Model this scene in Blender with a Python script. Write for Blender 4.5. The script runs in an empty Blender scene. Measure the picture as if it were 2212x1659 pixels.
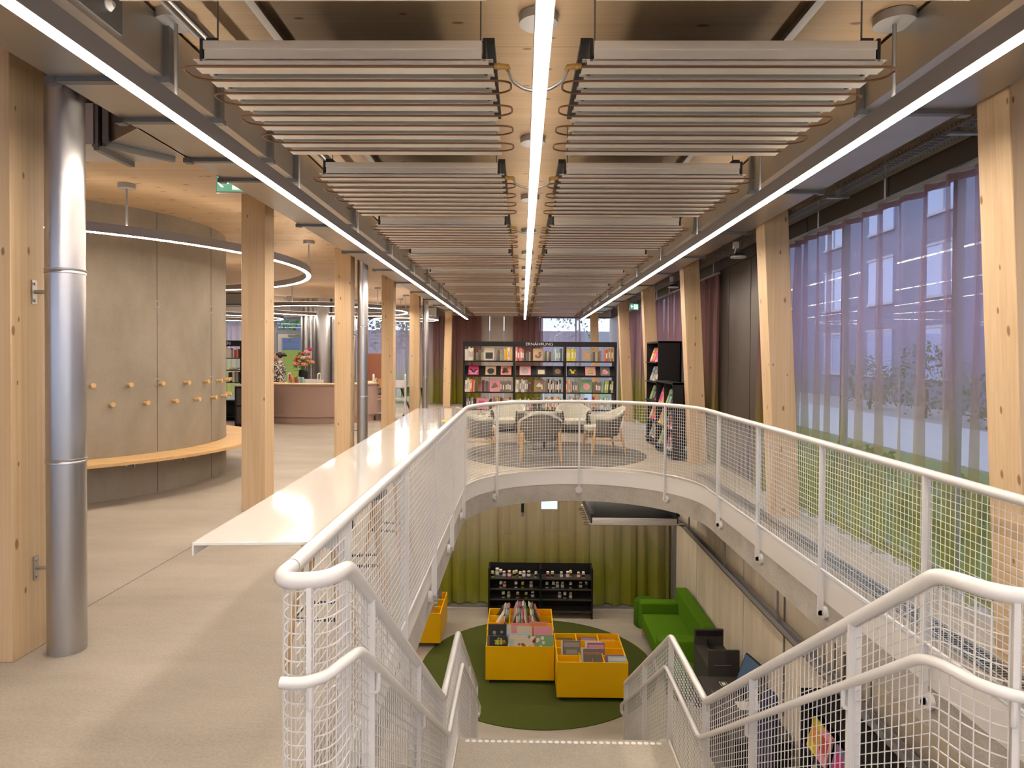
import bpy, bmesh, math, random
from mathutils import Vector, Matrix, Euler
PI = math.pi; R = math.radians
rnd = random.Random(7)
sc = bpy.context.scene
col = sc.collection

# ---------------------------------------------------------------- camera, world, exposure
cd = bpy.data.cameras.new('camera'); cam = bpy.data.objects.new('camera', cd); col.objects.link(cam)
cd.sensor_width = 36.0; cd.lens = 23.6
cd.shift_x = -0.0015; cd.shift_y = -0.0146
cd.clip_start = 0.05; cd.clip_end = 300
cam.matrix_world = Matrix.Translation((0, 0, 1.63)) @ (Matrix.Rotation(R(0.75), 4, 'Z') @ Matrix.Rotation(R(89.0), 4, 'X') @ Matrix.Rotation(R(0.38), 4, 'Z'))
sc.camera = cam

w = bpy.data.worlds.new('world'); sc.world = w; w.use_nodes = True
nt = w.node_tree; bg = nt.nodes['Background']
tc = nt.nodes.new('ShaderNodeTexCoord'); sx = nt.nodes.new('ShaderNodeSeparateXYZ'); cr = nt.nodes.new('ShaderNodeValToRGB')
nt.links.new(tc.outputs['Generated'], sx.inputs[0]); nt.links.new(sx.outputs['Z'], cr.inputs[0]); nt.links.new(cr.outputs[0], bg.inputs[0])
cr.color_ramp.elements[0].color = (0.70, 0.79, 1.0, 1); cr.color_ramp.elements[1].color = (0.52, 0.64, 1.0, 1)
bg.inputs[1].default_value = 2.3

vs = sc.view_settings; vs.view_transform = 'Standard'; vs.look = 'None'; vs.gamma = 1.0; vs.use_curve_mapping = False
vs.exposure = 0.42
cy = sc.cycles
cy.use_denoising = True; cy.max_bounces = 8; cy.diffuse_bounces = 4; cy.glossy_bounces = 3; cy.transmission_bounces = 4
cy.transparent_max_bounces = 14; cy.caustics_reflective = False; cy.caustics_refractive = False; cy.sample_clamp_indirect = 6.0
LAMP = 50.0          # radiance of the lamp diffusers
LAMP_COL = (1.0, 0.87, 0.72)

# ---------------------------------------------------------------- materials
def lin(c):
    return tuple(((x/255)/12.92 if x/255 <= .04045 else ((x/255+.055)/1.055)**2.4) for x in c)
MATS = {}
def mat(name, c, rough=.5, metal=0, coat=0, emit=None, es=1, noise=None, bump=0, spec=.5):
    """c: linear rgb; noise: (scale, amount, stretch xyz)"""
    m = bpy.data.materials.new(name); m.use_nodes = True; MATS[name] = m
    n = m.node_tree.nodes; l = m.node_tree.links; b = n['Principled BSDF']
    b.inputs['Base Color'].default_value = (*c, 1); b.inputs['Roughness'].default_value = rough
    b.inputs['Metallic'].default_value = metal; b.inputs['Coat Weight'].default_value = coat
    b.inputs['Specular IOR Level'].default_value = spec
    if emit: b.inputs['Emission Color'].default_value = (*emit, 1); b.inputs['Emission Strength'].default_value = es
    if noise:
        sca, amt, st = noise
        t = n.new('ShaderNodeTexCoord'); mp = n.new('ShaderNodeMapping'); mp.inputs['Scale'].default_value = st
        nz = n.new('ShaderNodeTexNoise'); nz.inputs['Scale'].default_value = sca; nz.inputs['Detail'].default_value = 5
        mx = n.new('ShaderNodeMix'); mx.data_type = 'RGBA'
        mx.inputs[6].default_value = (*[x*(1-amt) for x in c], 1); mx.inputs[7].default_value = (*[min(1, x*(1+amt)) for x in c], 1)
        l.new(t.outputs['Object'], mp.inputs[0]); l.new(mp.outputs[0], nz.inputs['Vector']); l.new(nz.outputs[0], mx.inputs[0])
        l.new(mx.outputs[2], b.inputs['Base Color'])
        if bump:
            bp = n.new('ShaderNodeBump'); bp.inputs['Strength'].default_value = bump; bp.inputs['Distance'].default_value = .01
            l.new(nz.outputs[0], bp.inputs['Height']); l.new(bp.outputs[0], b.inputs['Normal'])
    return m
def math_node(n, l, op, a, b_=None, c_=None):
    q = n.new('ShaderNodeMath'); q.operation = op
    for i, v in enumerate((a, b_, c_)):
        if v is None: continue
        if isinstance(v, (int, float)): q.inputs[i].default_value = v
        else: l.new(v, q.inputs[i])
    return q.outputs[0]
def wood(name, light, dark, axis, knot=1.0, rough=.55, plank=None):
    """spruce: grain along axis ('X','Y','Z'), sparse elongated knots, optional plank joints across the grain every `plank` metres"""
    m = bpy.data.materials.new(name); m.use_nodes = True; MATS[name] = m
    n = m.node_tree.nodes; l = m.node_tree.links; b = n['Principled BSDF']; b.inputs['Roughness'].default_value = rough
    t = n.new('ShaderNodeTexCoord'); i = 'XYZ'.index(axis)
    oi = n.new('ShaderNodeObjectInfo')
    off = n.new('ShaderNodeVectorMath'); off.operation = 'MULTIPLY_ADD'
    l.new(t.outputs['Object'], off.inputs[0]); off.inputs[1].default_value = (1, 1, 1)
    sh = n.new('ShaderNodeCombineXYZ'); r10 = math_node(n, l, 'MULTIPLY', oi.outputs['Random'], 37.0)
    for k in range(3): l.new(r10, sh.inputs[k])
    l.new(sh.outputs[0], off.inputs[2])
    def mapped(s_along, s_across):
        mp = n.new('ShaderNodeMapping'); v = [s_across]*3; v[i] = s_along; mp.inputs['Scale'].default_value = v
        l.new(off.outputs[0], mp.inputs[0]); return mp.outputs[0]
    g1 = n.new('ShaderNodeTexNoise'); g1.inputs['Scale'].default_value = 1; g1.inputs['Detail'].default_value = 3; l.new(mapped(.9, 60), g1.inputs['Vector'])
    g2 = n.new('ShaderNodeTexNoise'); g2.inputs['Scale'].default_value = 1; g2.inputs['Detail'].default_value = 2; l.new(mapped(.5, 6), g2.inputs['Vector'])
    a = math_node(n, l, 'MULTIPLY_ADD', g1.outputs[0], .55, math_node(n, l, 'MULTIPLY', g2.outputs[0], .6))
    mx = n.new('ShaderNodeMix'); mx.data_type = 'RGBA'; mx.inputs[6].default_value = (*light, 1); mx.inputs[7].default_value = (*dark, 1)
    fr = n.new('ShaderNodeMapRange'); fr.inputs[1].default_value = .35; fr.inputs[2].default_value = .85; l.new(a, fr.inputs[0])
    l.new(fr.outputs[0], mx.inputs[0]); out = mx.outputs[2]
    if knot:
        s3 = n.new('ShaderNodeSeparateXYZ'); l.new(off.outputs[0], s3.inputs[0]); c3 = n.new('ShaderNodeCombineXYZ'); j1, j2 = [k for k in range(3) if k != i]
        l.new(math_node(n, l, 'MULTIPLY', s3.outputs[i], 2.6), c3.inputs[0]); l.new(math_node(n, l, 'MULTIPLY', math_node(n, l, 'ADD', s3.outputs[j1], s3.outputs[j2]), 6.0), c3.inputs[1])
        vo = n.new('ShaderNodeTexVoronoi'); vo.voronoi_dimensions = '2D'; vo.inputs['Scale'].default_value = 1; l.new(c3.outputs[0], vo.inputs['Vector'])
        sp = n.new('ShaderNodeSeparateColor'); l.new(vo.outputs['Color'], sp.inputs[0])
        rad = math_node(n, l, 'MULTIPLY', math_node(n, l, 'GREATER_THAN', sp.outputs[0], .55), math_node(n, l, 'MULTIPLY_ADD', sp.outputs[1], .055, .03*knot))
        k = n.new('ShaderNodeMapRange'); k.inputs[1].default_value = 1.0; k.inputs[2].default_value = .55
        l.new(math_node(n, l, 'DIVIDE', vo.outputs['Distance'], math_node(n, l, 'MAXIMUM', rad, .0001)), k.inputs[0])
        mk = n.new('ShaderNodeMix'); mk.data_type = 'RGBA'; mk.inputs[7].default_value = (.16, .075, .03, 1)
        l.new(math_node(n, l, 'MULTIPLY', k.outputs[0], .8), mk.inputs[0]); l.new(out, mk.inputs[6]); out = mk.outputs[2]
    if plank:
        sp2 = n.new('ShaderNodeSeparateXYZ'); l.new(t.outputs['Object'], sp2.inputs[0]); j = 1 if i == 0 else 0
        f = math_node(n, l, 'FRACT', math_node(n, l, 'DIVIDE', sp2.outputs[j], plank))
        e = math_node(n, l, 'LESS_THAN', f, .006/plank)
        mj = n.new('ShaderNodeMix'); mj.data_type = 'RGBA'; mj.inputs[7].default_value = (.2, .12, .06, 1)
        l.new(math_node(n, l, 'MULTIPLY', e, .7), mj.inputs[0]); l.new(out, mj.inputs[6]); out = mj.outputs[2]
    l.new(out, b.inputs['Base Color']); return m
def concrete(name, c, rough, blotch=.18, speck=.10, scale=1.0, stretch=(1, 1, 1), bump=.05):
    m = bpy.data.materials.new(name); m.use_nodes = True; MATS[name] = m
    n = m.node_tree.nodes; l = m.node_tree.links; b = n['Principled BSDF']; b.inputs['Roughness'].default_value = rough; b.inputs['Specular IOR Level'].default_value = .3
    t = n.new('ShaderNodeTexCoord'); mp = n.new('ShaderNodeMapping'); mp.inputs['Scale'].default_value = stretch; l.new(t.outputs['Object'], mp.inputs[0])
    n1 = n.new('ShaderNodeTexNoise'); n1.inputs['Scale'].default_value = .9*scale; n1.inputs['Detail'].default_value = 6; n1.inputs['Roughness'].default_value = .65
    n2 = n.new('ShaderNodeTexNoise'); n2.inputs['Scale'].default_value = 55*scale; n2.inputs['Detail'].default_value = 3
    l.new(mp.outputs[0], n1.inputs['Vector']); l.new(t.outputs['Object'], n2.inputs['Vector'])
    def ctr(o, a):
        q = n.new('ShaderNodeMapRange'); q.inputs[1].default_value = .28; q.inputs[2].default_value = .72; q.inputs[3].default_value = -a; q.inputs[4].default_value = a; l.new(o, q.inputs[0]); return q.outputs[0]
    v = math_node(n, l, 'ADD', math_node(n, l, 'ADD', ctr(n1.outputs[0], blotch), 1.0), ctr(n2.outputs[0], speck))
    mx = n.new('ShaderNodeVectorMath'); mx.operation = 'SCALE'; mx.inputs[0].default_value = c; l.new(v, mx.inputs['Scale'])
    l.new(mx.outputs[0], b.inputs['Base Color'])
    if bump:
        bp = n.new('ShaderNodeBump'); bp.inputs['Strength'].default_value = bump; bp.inputs['Distance'].default_value = .01
        l.new(n2.outputs[0], bp.inputs['Height']); l.new(bp.outputs[0], b.inputs['Normal'])
    return m
def thin_glass(name, tint=(1, 1, 1), pw=1.0):
    m = bpy.data.materials.new(name); m.use_nodes = True; n = m.node_tree.nodes; l = m.node_tree.links; n.clear()
    o = n.new('ShaderNodeOutputMaterial'); x = n.new('ShaderNodeMixShader'); tr = n.new('ShaderNodeBsdfTransparent'); g = n.new('ShaderNodeBsdfGlossy')
    tr.inputs[0].default_value = (*tint, 1); g.inputs['Roughness'].default_value = 0.0
    f = n.new('ShaderNodeFresnel'); f.inputs[0].default_value = 1.52
    ge = n.new('ShaderNodeNewGeometry'); fr = math_node(n, l, 'SUBTRACT', 1.0, ge.outputs['Backfacing'])   # reflect off the outer faces only
    l.new(math_node(n, l, 'MULTIPLY', math_node(n, l, 'MULTIPLY', f.outputs[0], pw), fr), x.inputs[0]); l.new(tr.outputs[0], x.inputs[1]); l.new(g.outputs[0], x.inputs[2]); l.new(x.outputs[0], o.inputs[0])
    MATS[name] = m; return m
def cloth(name, top, bottom, z0, z1, opaque):
    """dip-dyed curtain: dye runs from `bottom` (at z0) to `top` (at z1); sheer by 1-opaque"""
    m = bpy.data.materials.new(name); m.use_nodes = True; n = m.node_tree.nodes; l = m.node_tree.links; n.clear()
    o = n.new('ShaderNodeOutputMaterial'); t = n.new('ShaderNodeTexCoord'); s = n.new('ShaderNodeSeparateXYZ'); l.new(t.outputs['Object'], s.inputs[0])
    mr = n.new('ShaderNodeMapRange'); mr.interpolation_type = 'SMOOTHSTEP'; mr.inputs[1].default_value = z0; mr.inputs[2].default_value = z1; l.new(s.outputs['Z'], mr.inputs[0])
    c = n.new('ShaderNodeMix'); c.data_type = 'RGBA'; c.inputs[6].default_value = (*bottom, 1); c.inputs[7].default_value = (*top, 1); l.new(mr.outputs[0], c.inputs[0])
    d = n.new('ShaderNodeBsdfDiffuse'); tl = n.new('ShaderNodeBsdfTranslucent'); tr = n.new('ShaderNodeBsdfTransparent')
    l.new(c.outputs[2], d.inputs[0]); l.new(c.outputs[2], tl.inputs[0])
    a = n.new('ShaderNodeMixShader'); a.inputs[0].default_value = .2 if opaque == 1 else .45; l.new(d.outputs[0], a.inputs[1]); l.new(tl.outputs[0], a.inputs[2])
    if opaque < 1:
        x = n.new('ShaderNodeMixShader'); x.inputs[0].default_value = opaque
        l.new(tr.outputs[0], x.inputs[1]); l.new(a.outputs[0], x.inputs[2]); l.new(x.outputs[0], o.inputs[0])
    else: l.new(a.outputs[0], o.inputs[0])
    MATS[name] = m; return m
def emitter(name, c, s):
    return mat(name, (.8, .8, .8), emit=c, es=s)
M = MATS
wood('post_wood', (.72, .53, .335), (.52, .34, .175), 'Z', knot=1.3)
wood('ceiling_wood', (.66, .48, .30), (.50, .33, .18), 'X', knot=2.2, plank=1.22)
wood('bench_wood', (.66, .43, .20), (.52, .31, .13), 'X', knot=0)
wood('leg_wood', (.60, .37, .16), (.48, .28, .11), 'Z', knot=0)
wood('counter_wood', (.66, .47, .28), (.56, .37, .2), 'X', knot=0)
concrete('floor_concrete', (.395, .345, .285), .5, blotch=.17, speck=.10, scale=1.3, stretch=(.5, 1.4, 1))
concrete('wall_concrete', (.29, .245, .19), .7, blotch=.24, speck=.05, scale=1.2, stretch=(1, 1, .6))
concrete('pale_concrete', (.70, .60, .47), .75, blotch=.2, speck=.05, scale=1.0, stretch=(1, 2.5, .4))
concrete('raw_concrete', (.40, .365, .32), .8, blotch=.2, speck=.22, scale=2.5)
concrete('stair_concrete', (.385, .34, .285), .6, blotch=.1, speck=.2, scale=2)
mat('white_paint', (.70, .685, .675), .28, coat=.3)
mat('white_gloss', (.80, .78, .75), .08, coat=.6)
mat('fascia_white', (.74, .71, .68), .4)
mat('galvanised', (.50, .48, .46), .38, metal=1, noise=(3, .12, (1, 1, 1)))
mat('flange_steel', (.20, .20, .205), .4, metal=.8)
mat('duct_steel', (.50, .49, .495), .3, metal=1)
mat('aluminium', (.84, .80, .75), .32, metal=.25)
mat('insulation_black', (.03, .027, .025), .8)
mat('joint_grey', (.13, .11, .09), .8)
mat('grey_metal', (.40, .39, .39), .45, metal=.4)
mat('lamp_grey', (.30, .285, .29), .45, metal=.3)
mat('dark_metal', (.03, .03, .032), .45, metal=.4)
mat('copper', (.22, .11, .06), .4, metal=.7)
mat('brass', (.5, .33, .12), .35, metal=1)
mat('hose_grey', (.45, .44, .43), .4, metal=.5)
mat('black_laminate', (.012, .011, .012), .5, spec=.25)
mat('black_desk', (.05, .045, .041), .5)
mat('black_rubber', (.02, .02, .02), .6)
mat('yellow_board', (.80, .45, .0), .45, spec=.3)
mat('green_felt', (.05, .135, .004), .9, spec=.15, noise=(160, .25, (1, 1, 1)))
mat('sofa_green', (.085, .20, .005), .9, spec=.15, noise=(220, .15, (1, 1, 1)))
mat('green_carpet', (.082, .098, .022), .95, spec=.1, noise=(240, .65, (1, 1, 1)), bump=.5)
mat('grey_carpet', (.15, .135, .12), .95, noise=(200, .3, (1, 1, 1)))
mat('sage_fabric', (.46, .44, .36), .9, noise=(200, .12, (1, 1, 1)))
mat('taupe_fabric', (.16, .145, .125), .9, noise=(200, .15, (1, 1, 1)))
mat('navy_fabric', (.018, .018, .06), .8)
mat('mauve_laminate', (.44, .30, .255), .5)
mat('rust_panel', (.24, .085, .045), .5)
mat('grey_panel', (.085, .07, .062), .4, metal=.4)
mat('light_panel', (.50, .45, .42), .5)
mat('frame_grey', (.20, .20, .21), .45, metal=.3)
mat('screen', (.03, .045, .07), .2, emit=(.10, .16, .24), es=.22)
mat('paper', (.75, .72, .68), .7)
mat('text_grey', (.62, .60, .58), .5)
mat('pegwood', (.62, .40, .16), .5)
emitter('lamp_glow', LAMP_COL, LAMP)
emitter('lower_fill_glow', LAMP_COL, LAMP)  # emission of the fill lights added below the slab
emitter('added_uplight_glow', LAMP_COL, 8.5)  # added upward emission that lifts the dark ceiling
emitter('sign_green', (.0, .42, .22), .55)
emitter('sign_white', (.85, 1.0, .92), 1.0)
emitter('reflection_glow', (.66, .76, 1.0), .9)  # pale emission standing in for a window reflection
thin_glass('pane')
thin_glass('partition_glass', (.93, .95, .92), 1.6)
cloth('sheer_curtain', (.40, .29, .37), (.40, .40, .08), .15, 2.0, .50)
cloth('back_sheer', (.60, .48, .56), (.50, .50, .16), .15, 2.0, .6)
cloth('dense_curtain', (.34, .19, .19), (.32, .30, .03), .10, 1.9, .93)
cloth('lower_curtain', (.52, .40, .28), (.44, .41, .05), -2.8, -1.3, 1.0)
mat('grass', (.10, .16, .05), .9, noise=(6, .5, (1, 1, 1)))
mat('paving', (.45, .44, .45), .6, noise=(1.2, .12, (1, 1, 1)))
mat('leaf', (.09, .15, .06), .8, noise=(5, .6, (1, 1, 1)))
mat('leaf_light', (.12, .20, .05), .8, noise=(5, .6, (1, 1, 1)))
mat('shingle', (.17, .185, .25), .8, noise=(1.5, .4, (.5, 1, 12)))
mat('render_beige', (.30, .28, .28), .8)
mat('lime_panel', (.38, .41, .05), .7)
mat('bark', (.10, .07, .045), .9)
mat('win_sky', (.35, .42, .6), .08, coat=.5)
PAL = {'white': (.70, .66, .60), 'cream': (.62, .54, .40), 'yellow': (.70, .52, .03), 'orange': (.70, .26, .05), 'red': (.50, .06, .05), 'coral': (.68, .24, .17),
       'pink': (.68, .28, .34), 'magenta': (.60, .03, .18), 'teal': (.20, .42, .42), 'blue': (.08, .20, .42), 'green': (.20, .34, .16), 'lime': (.40, .48, .08),
       'brown': (.26, .16, .09), 'grey': (.30, .28, .26), 'black': (.02, .02, .022), 'purple': (.22, .12, .28), 'sky blue': (.38, .52, .66), 'sand': (.48, .33, .19), 'taupe': (.17, .145, .12)}
for k, v in PAL.items(): mat('book_'+k.replace(' ', '_'), v, .5)
def bm_(c): return M['book_'+c.replace(' ', '_')]

# ---------------------------------------------------------------- mesh builder
WL = {}
class MB:
    def __init__(s): s.v = []; s.f = []
    def add(s, vs, fs):
        b = len(s.v); s.v += [tuple(p) for p in vs]; s.f += [tuple(b+i for i in f) for f in fs]; return s
    def hexa(s, p):                                # 8 corners: bottom ring then top ring
        return s.add(p, [(3, 2, 1, 0), (4, 5, 6, 7), (0, 1, 5, 4), (1, 2, 6, 5), (2, 3, 7, 6), (3, 0, 4, 7)])
    def box(s, x0, x1, y0, y1, z0, z1):
        return s.hexa([(x0, y0, z0), (x1, y0, z0), (x1, y1, z0), (x0, y1, z0), (x0, y0, z1), (x1, y0, z1), (x1, y1, z1), (x0, y1, z1)])
    def obox(s, c, size, rot=(0, 0, 0)):
        m = Euler(rot).to_matrix(); h = [d/2 for d in size]
        return s.hexa([Vector(c) + m @ Vector((sx_*h[0], sy_*h[1], sz_*h[2])) for sz_ in (-1, 1) for sx_, sy_ in ((-1, -1), (1, -1), (1, 1), (-1, 1))])
    def prism(s, poly, z0, z1):
        n = len(poly)
        return s.add([(x, y, z0) for x, y in poly] + [(x, y, z1) for x, y in poly],
                     [tuple(range(n))[::-1], tuple(range(n, 2*n))] + [(i, (i+1) % n, n+(i+1) % n, n+i) for i in range(n)])
    def tube(s, pts, r, n=8, closed=False, ell=None):
        pts = [Vector(p) for p in pts]; k = len(pts); rr = r if isinstance(r, (list, tuple)) else [r]*k
        tg = []
        for i in range(k):
            a = pts[(i-1) % k] if (i or closed) else pts[0]; b = pts[(i+1) % k] if (i < k-1 or closed) else pts[-1]
            t = (b-a); tg.append(t.normalized() if t.length > 1e-9 else Vector((0, 0, 1)))
        u = tg[0].orthogonal().normalized()
        if abs(tg[0].z) < .95: u = tg[0].cross(Vector((0, 0, 1))).normalized()
        b0 = len(s.v); off = PI/n if n == 4 else 0
        for i in range(k):
            u = (u - tg[i]*u.dot(tg[i]))
            u = u.normalized() if u.length > 1e-6 else tg[i].orthogonal().normalized()
            w_ = tg[i].cross(u)
            for j in range(n):
                a = 2*PI*j/n + off; s.v.append(tuple(pts[i] + (u*math.cos(a) + w_*math.sin(a))*rr[i]))
        for i in range(k if closed else k-1):
            a = b0+i*n; b = b0+((i+1) % k)*n
            for j in range(n): s.f.append((a+j, a+(j+1) % n, b+(j+1) % n, b+j))
        if not closed:
            s.f.append(tuple(b0+j for j in range(n))[::-1]); s.f.append(tuple(b0+(k-1)*n+j for j in range(n)))
        return s
    def cyl(s, p0, p1, r0, r1=None, n=16):
        return s.tube([p0, p1], [r0, r1 if r1 is not None else r0], n)
    def lathe(s, prof, n=24, c=(0, 0, 0), cap=True):
        b = len(s.v)
        for r, z in prof:
            for j in range(n):
                a = 2*PI*j/n; s.v.append((c[0]+r*math.cos(a), c[1]+r*math.sin(a), c[2]+z))
        for i in range(len(prof)-1):
            for j in range(n): s.f.append((b+i*n+j, b+i*n+(j+1) % n, b+(i+1)*n+(j+1) % n, b+(i+1)*n+j))
        if cap: s.f.append(tuple(b+j for j in range(n))[::-1]); s.f.append(tuple(b+(len(prof)-1)*n+j for j in range(n)))
        return s
    def arcwall(s, c, r0, r1, a0, a1, z0, z1, n=32, closed=False):
        """ring sector r0..r1 between angles (deg), z0..z1"""
        k = n if closed else n+1; b = len(s.v)
        for i in range(k):
            a = R(a0 + (a1-a0)*i/n); ca, sa = math.cos(a), math.sin(a)
            for r, z in ((r0, z0), (r1, z0), (r1, z1), (r0, z1)): s.v.append((c[0]+r*ca, c[1]+r*sa, z))
        for i in range(n):
            p = b+i*4; q = b+((i+1) % k)*4
            for j in range(4): s.f.append((p+j, p+(j+1) % 4, q+(j+1) % 4, q+j))
        if not closed: s.f.append((b+3, b+2, b+1, b)); e = b+(k-1)*4; s.f.append((e, e+1, e+2, e+3))
        return s
    def ball(s, c, r, n=12, m=8):
        r = r if isinstance(r, (list, tuple)) else (r, r, r); b = len(s.v)
        s.v.append((c[0], c[1], c[2]-r[2]))
        for i in range(1, m):
            p = -PI/2 + PI*i/m
            for j in range(n):
                a = 2*PI*j/n; s.v.append((c[0]+r[0]*math.cos(p)*math.cos(a), c[1]+r[1]*math.cos(p)*math.sin(a), c[2]+r[2]*math.sin(p)))
        s.v.append((c[0], c[1], c[2]+r[2])); e = len(s.v)-1
        for j in range(n):
            s.f.append((b, b+1+(j+1) % n, b+1+j)); s.f.append((e, e-n+j, e-n+(j+1) % n))
        for i in range(m-2):
            for j in range(n): s.f.append((b+1+i*n+j, b+1+i*n+(j+1) % n, b+1+(i+1)*n+(j+1) % n, b+1+(i+1)*n+j))
        return s
    def grid(s, rows):
        b = len(s.v); nr, nc = len(rows), len(rows[0])
        for r_ in rows: s.v += [tuple(p) for p in r_]
        for i in range(nr-1):
            for j in range(nc-1): s.f.append((b+i*nc+j, b+i*nc+j+1, b+(i+1)*nc+j+1, b+(i+1)*nc+j))
        return s
    def build(s, name, m, parent=None, world=False, bevel=0, seg=2, ang=38, solid=0):
        o_ = Vector(WL.get(parent.name, (0, 0, 0))) if (parent and world) else Vector((0, 0, 0))
        me = bpy.data.meshes.new(name); me.from_pydata([tuple(Vector(p)-o_) for p in s.v], [], s.f)
        bm = bmesh.new(); bm.from_mesh(me)
        if bevel:
            bm.normal_update()
            es = [e for e in bm.edges if len(e.link_faces) == 2 and e.calc_face_angle(0) > .5]
            bmesh.ops.bevel(bm, geom=es, offset=bevel, segments=seg, affect='EDGES', profile=.6, clamp_overlap=True)
        bmesh.ops.recalc_face_normals(bm, faces=bm.faces)
        bm.to_mesh(me); bm.free()
        me.materials.append(M[m] if isinstance(m, str) else m)
        me.shade_smooth(); me.set_sharp_from_angle(angle=R(ang))
        o = bpy.data.objects.new(name, me); col.objects.link(o)
        if parent: o.parent = parent
        if world: WL[o.name] = tuple(o_)
        return o
def tag(o, label, cat, group=None, kind=None):
    o['label'] = label
    if cat: o['category'] = cat
    if group: o['group'] = group
    if kind: o['kind'] = kind
    return o
def thing(name, label, cat, loc=(0, 0, 0), rz=0, group=None):
    o = bpy.data.objects.new(name, None); col.objects.link(o); o.location = loc; o.rotation_euler = (0, 0, rz); o.empty_display_size = .1
    WL[o.name] = loc
    return tag(o, label, cat, group)
def struct(o, label=None):
    o['kind'] = 'structure'
    if label: o['label'] = label
    return o
def copy_tree(o, loc=None, rz=None, label=None, group=None, parent=None):
    c = o.copy(); col.objects.link(c)
    if parent: c.parent = parent
    if loc is not None: c.location = loc
    if rz is not None: c.rotation_euler = (0, 0, rz)
    if label: c['label'] = label
    if group: c['group'] = group
    for ch in list(o.children): copy_tree(ch, parent=c)
    return c
def text(body, size, loc, rot, m, parent, name='lettering', ext=.0015, align='CENTER', sx=1.0):
    cu = bpy.data.curves.new(name, 'FONT'); cu.body = body; cu.size = size; cu.extrude = ext; cu.align_x = align; cu.align_y = 'CENTER'
    cu.materials.append(M[m] if isinstance(m, str) else m)
    tmp = bpy.data.objects.new(name, cu); col.objects.link(tmp); me = bpy.data.meshes.new_from_object(tmp)
    bpy.data.objects.remove(tmp); bpy.data.curves.remove(cu)
    o = bpy.data.objects.new(name, me); col.objects.link(o); o.location = loc; o.rotation_euler = rot; o.scale = (sx, 1, 1); o.parent = parent
    return o
ORD = 'first second third fourth fifth sixth seventh eighth ninth tenth eleventh twelfth thirteenth fourteenth fifteenth sixteenth seventeenth eighteenth nineteenth twentieth'.split()
def ordn(i): return ORD[i] if i < len(ORD) else 'number %d' % (i+1)
def vec(a, b, t): return tuple(a[i]+(b[i]-a[i])*t for i in range(len(a)))

# ================================================================ SETTING
ZC = 3.31; ZL = -3.05; ZS = -0.44           # ceiling, lower floor, slab underside
HX, HY, HR = 0.785, 8.2, 1.53               # far round end of the stair void
XL, XR = HX-HR, HX+HR
def floor_cells():
    y0 = 2.03; yb = 9.9
    f = [(-14, XL, -4, 23.6), (XR, 3.2, -4, yb), (XL, XR, -4, y0), (XL, 3.2, yb, 23.6)]
    return f, y0, yb
b = MB(); cells, fy0, fyb = floor_cells()
for x0, x1, y0, y1 in cells: b.box(x0, x1, y0, y1, ZS, 0)
n = 40
for i in range(n):
    a0, a1 = PI - PI*i/n, PI - PI*(i+1)/n
    p0 = (HX+HR*math.cos(a0), HY+HR*math.sin(a0)); p1 = (HX+HR*math.cos(a1), HY+HR*math.sin(a1))
    b.hexa([(*p0, ZS), (*p1, ZS), (p1[0], fyb, ZS), (p0[0], fyb, ZS), (*p0, 0), (*p1, 0), (p1[0], fyb, 0), (p0[0], fyb, 0)])
fl = struct(b.build('floor', 'floor_concrete'))
b = MB(); b.box(-2.803, -2.797, 3.75, 6.9, 0, .001)
b.build('floor_joint', 'joint_grey', fl)
struct(MB().box(-14, 3.2, -4, 23.6, ZC, ZC+.2).build('ceiling', 'ceiling_wood'))
struct(MB().box(-9, 3.2, -.5, 13.2, ZL-.2, ZL).build('floor_lower', 'floor_concrete'))
b = MB()
for y0, y1 in ((-.5, 1.9), (1.92, 4.1), (4.12, 6.3), (6.32, 8.6), (8.62, 10.9), (10.92, 13.2)): b.box(2.86, 3.1, y0, y1, ZL, ZS)
struct(b.build('wall_lower_right', 'pale_concrete'))
struct(MB().box(-9, 3.1, 12.9, 13.1, ZL, ZS).build('wall_lower_back', 'light_panel'))
struct(MB().box(-9.2, -9, -.5, 13.1, ZL, ZS).build('wall_lower_left', 'wall_concrete'))
struct(MB().box(-9, 3.1, -.7, -.5, ZL, ZS).build('wall_lower_front', 'wall_concrete'))
struct(MB().box(-1.36, 2.86, 12.3, 12.44, ZL, ZL+.05).build('baseboard_lower_back', 'light_panel'))
# raw concrete face and white steel trim round the slab opening
def edge_strip(off, th, z0, z1):
    """U-shaped band following the left side, the round end and the right side of the void"""
    b = MB(); r1 = HR-off; r0 = r1-th
    b.box(HX-r1, HX-r0, fy0, HY, z0, z1); b.box(HX+r0, HX+r1, fy0, HY, z0, z1)
    b.arcwall((HX, HY), r0, r1, 0, 180, z0, z1, 40); return b
struct(edge_strip(.0, .012, ZS-.005, -.19).build('trim_slab_edge', 'raw_concrete'))
struct(edge_strip(.0, .02, -.2, .006).build('trim_white_fascia', 'fascia_white'))
# ---- right facade: glass, opaque panels, header
def window(i, x, y0, y1, z0, z1, mull):
    b = MB(); b.box(x-.03, x+.03, y0, y1, z0-.06, z0); b.box(x-.03, x+.03, y0, y1, z1, z1+.06)
    k = max(1, round((y1-y0)/mull))
    for j in range(k+1):
        y = y0+(y1-y0)*j/k; b.box(x-.03, x+.03, y-.025, y+.025, z0, z1)
    f = struct(b.build('window_%d' % i, 'frame_grey'))
    MB().box(x-.004, x+.004, y0, y1, z0, z1).build('pane', 'pane', f)
    return f
window(1, 3.17, -3.6, 8.36, .06, 2.98, 1.7)
window(2, 3.17, 12.0, 20.6, .06, 2.98, 1.7)
b = MB()
for y0, y1 in ((8.42, 9.0), (9.02, 9.94), (9.96, 10.88), (10.9, 11.94)): b.box(3.04, 3.24, y0, y1, 0, 2.98)
struct(b.build('wall_right', 'grey_panel'))
b = MB()
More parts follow.
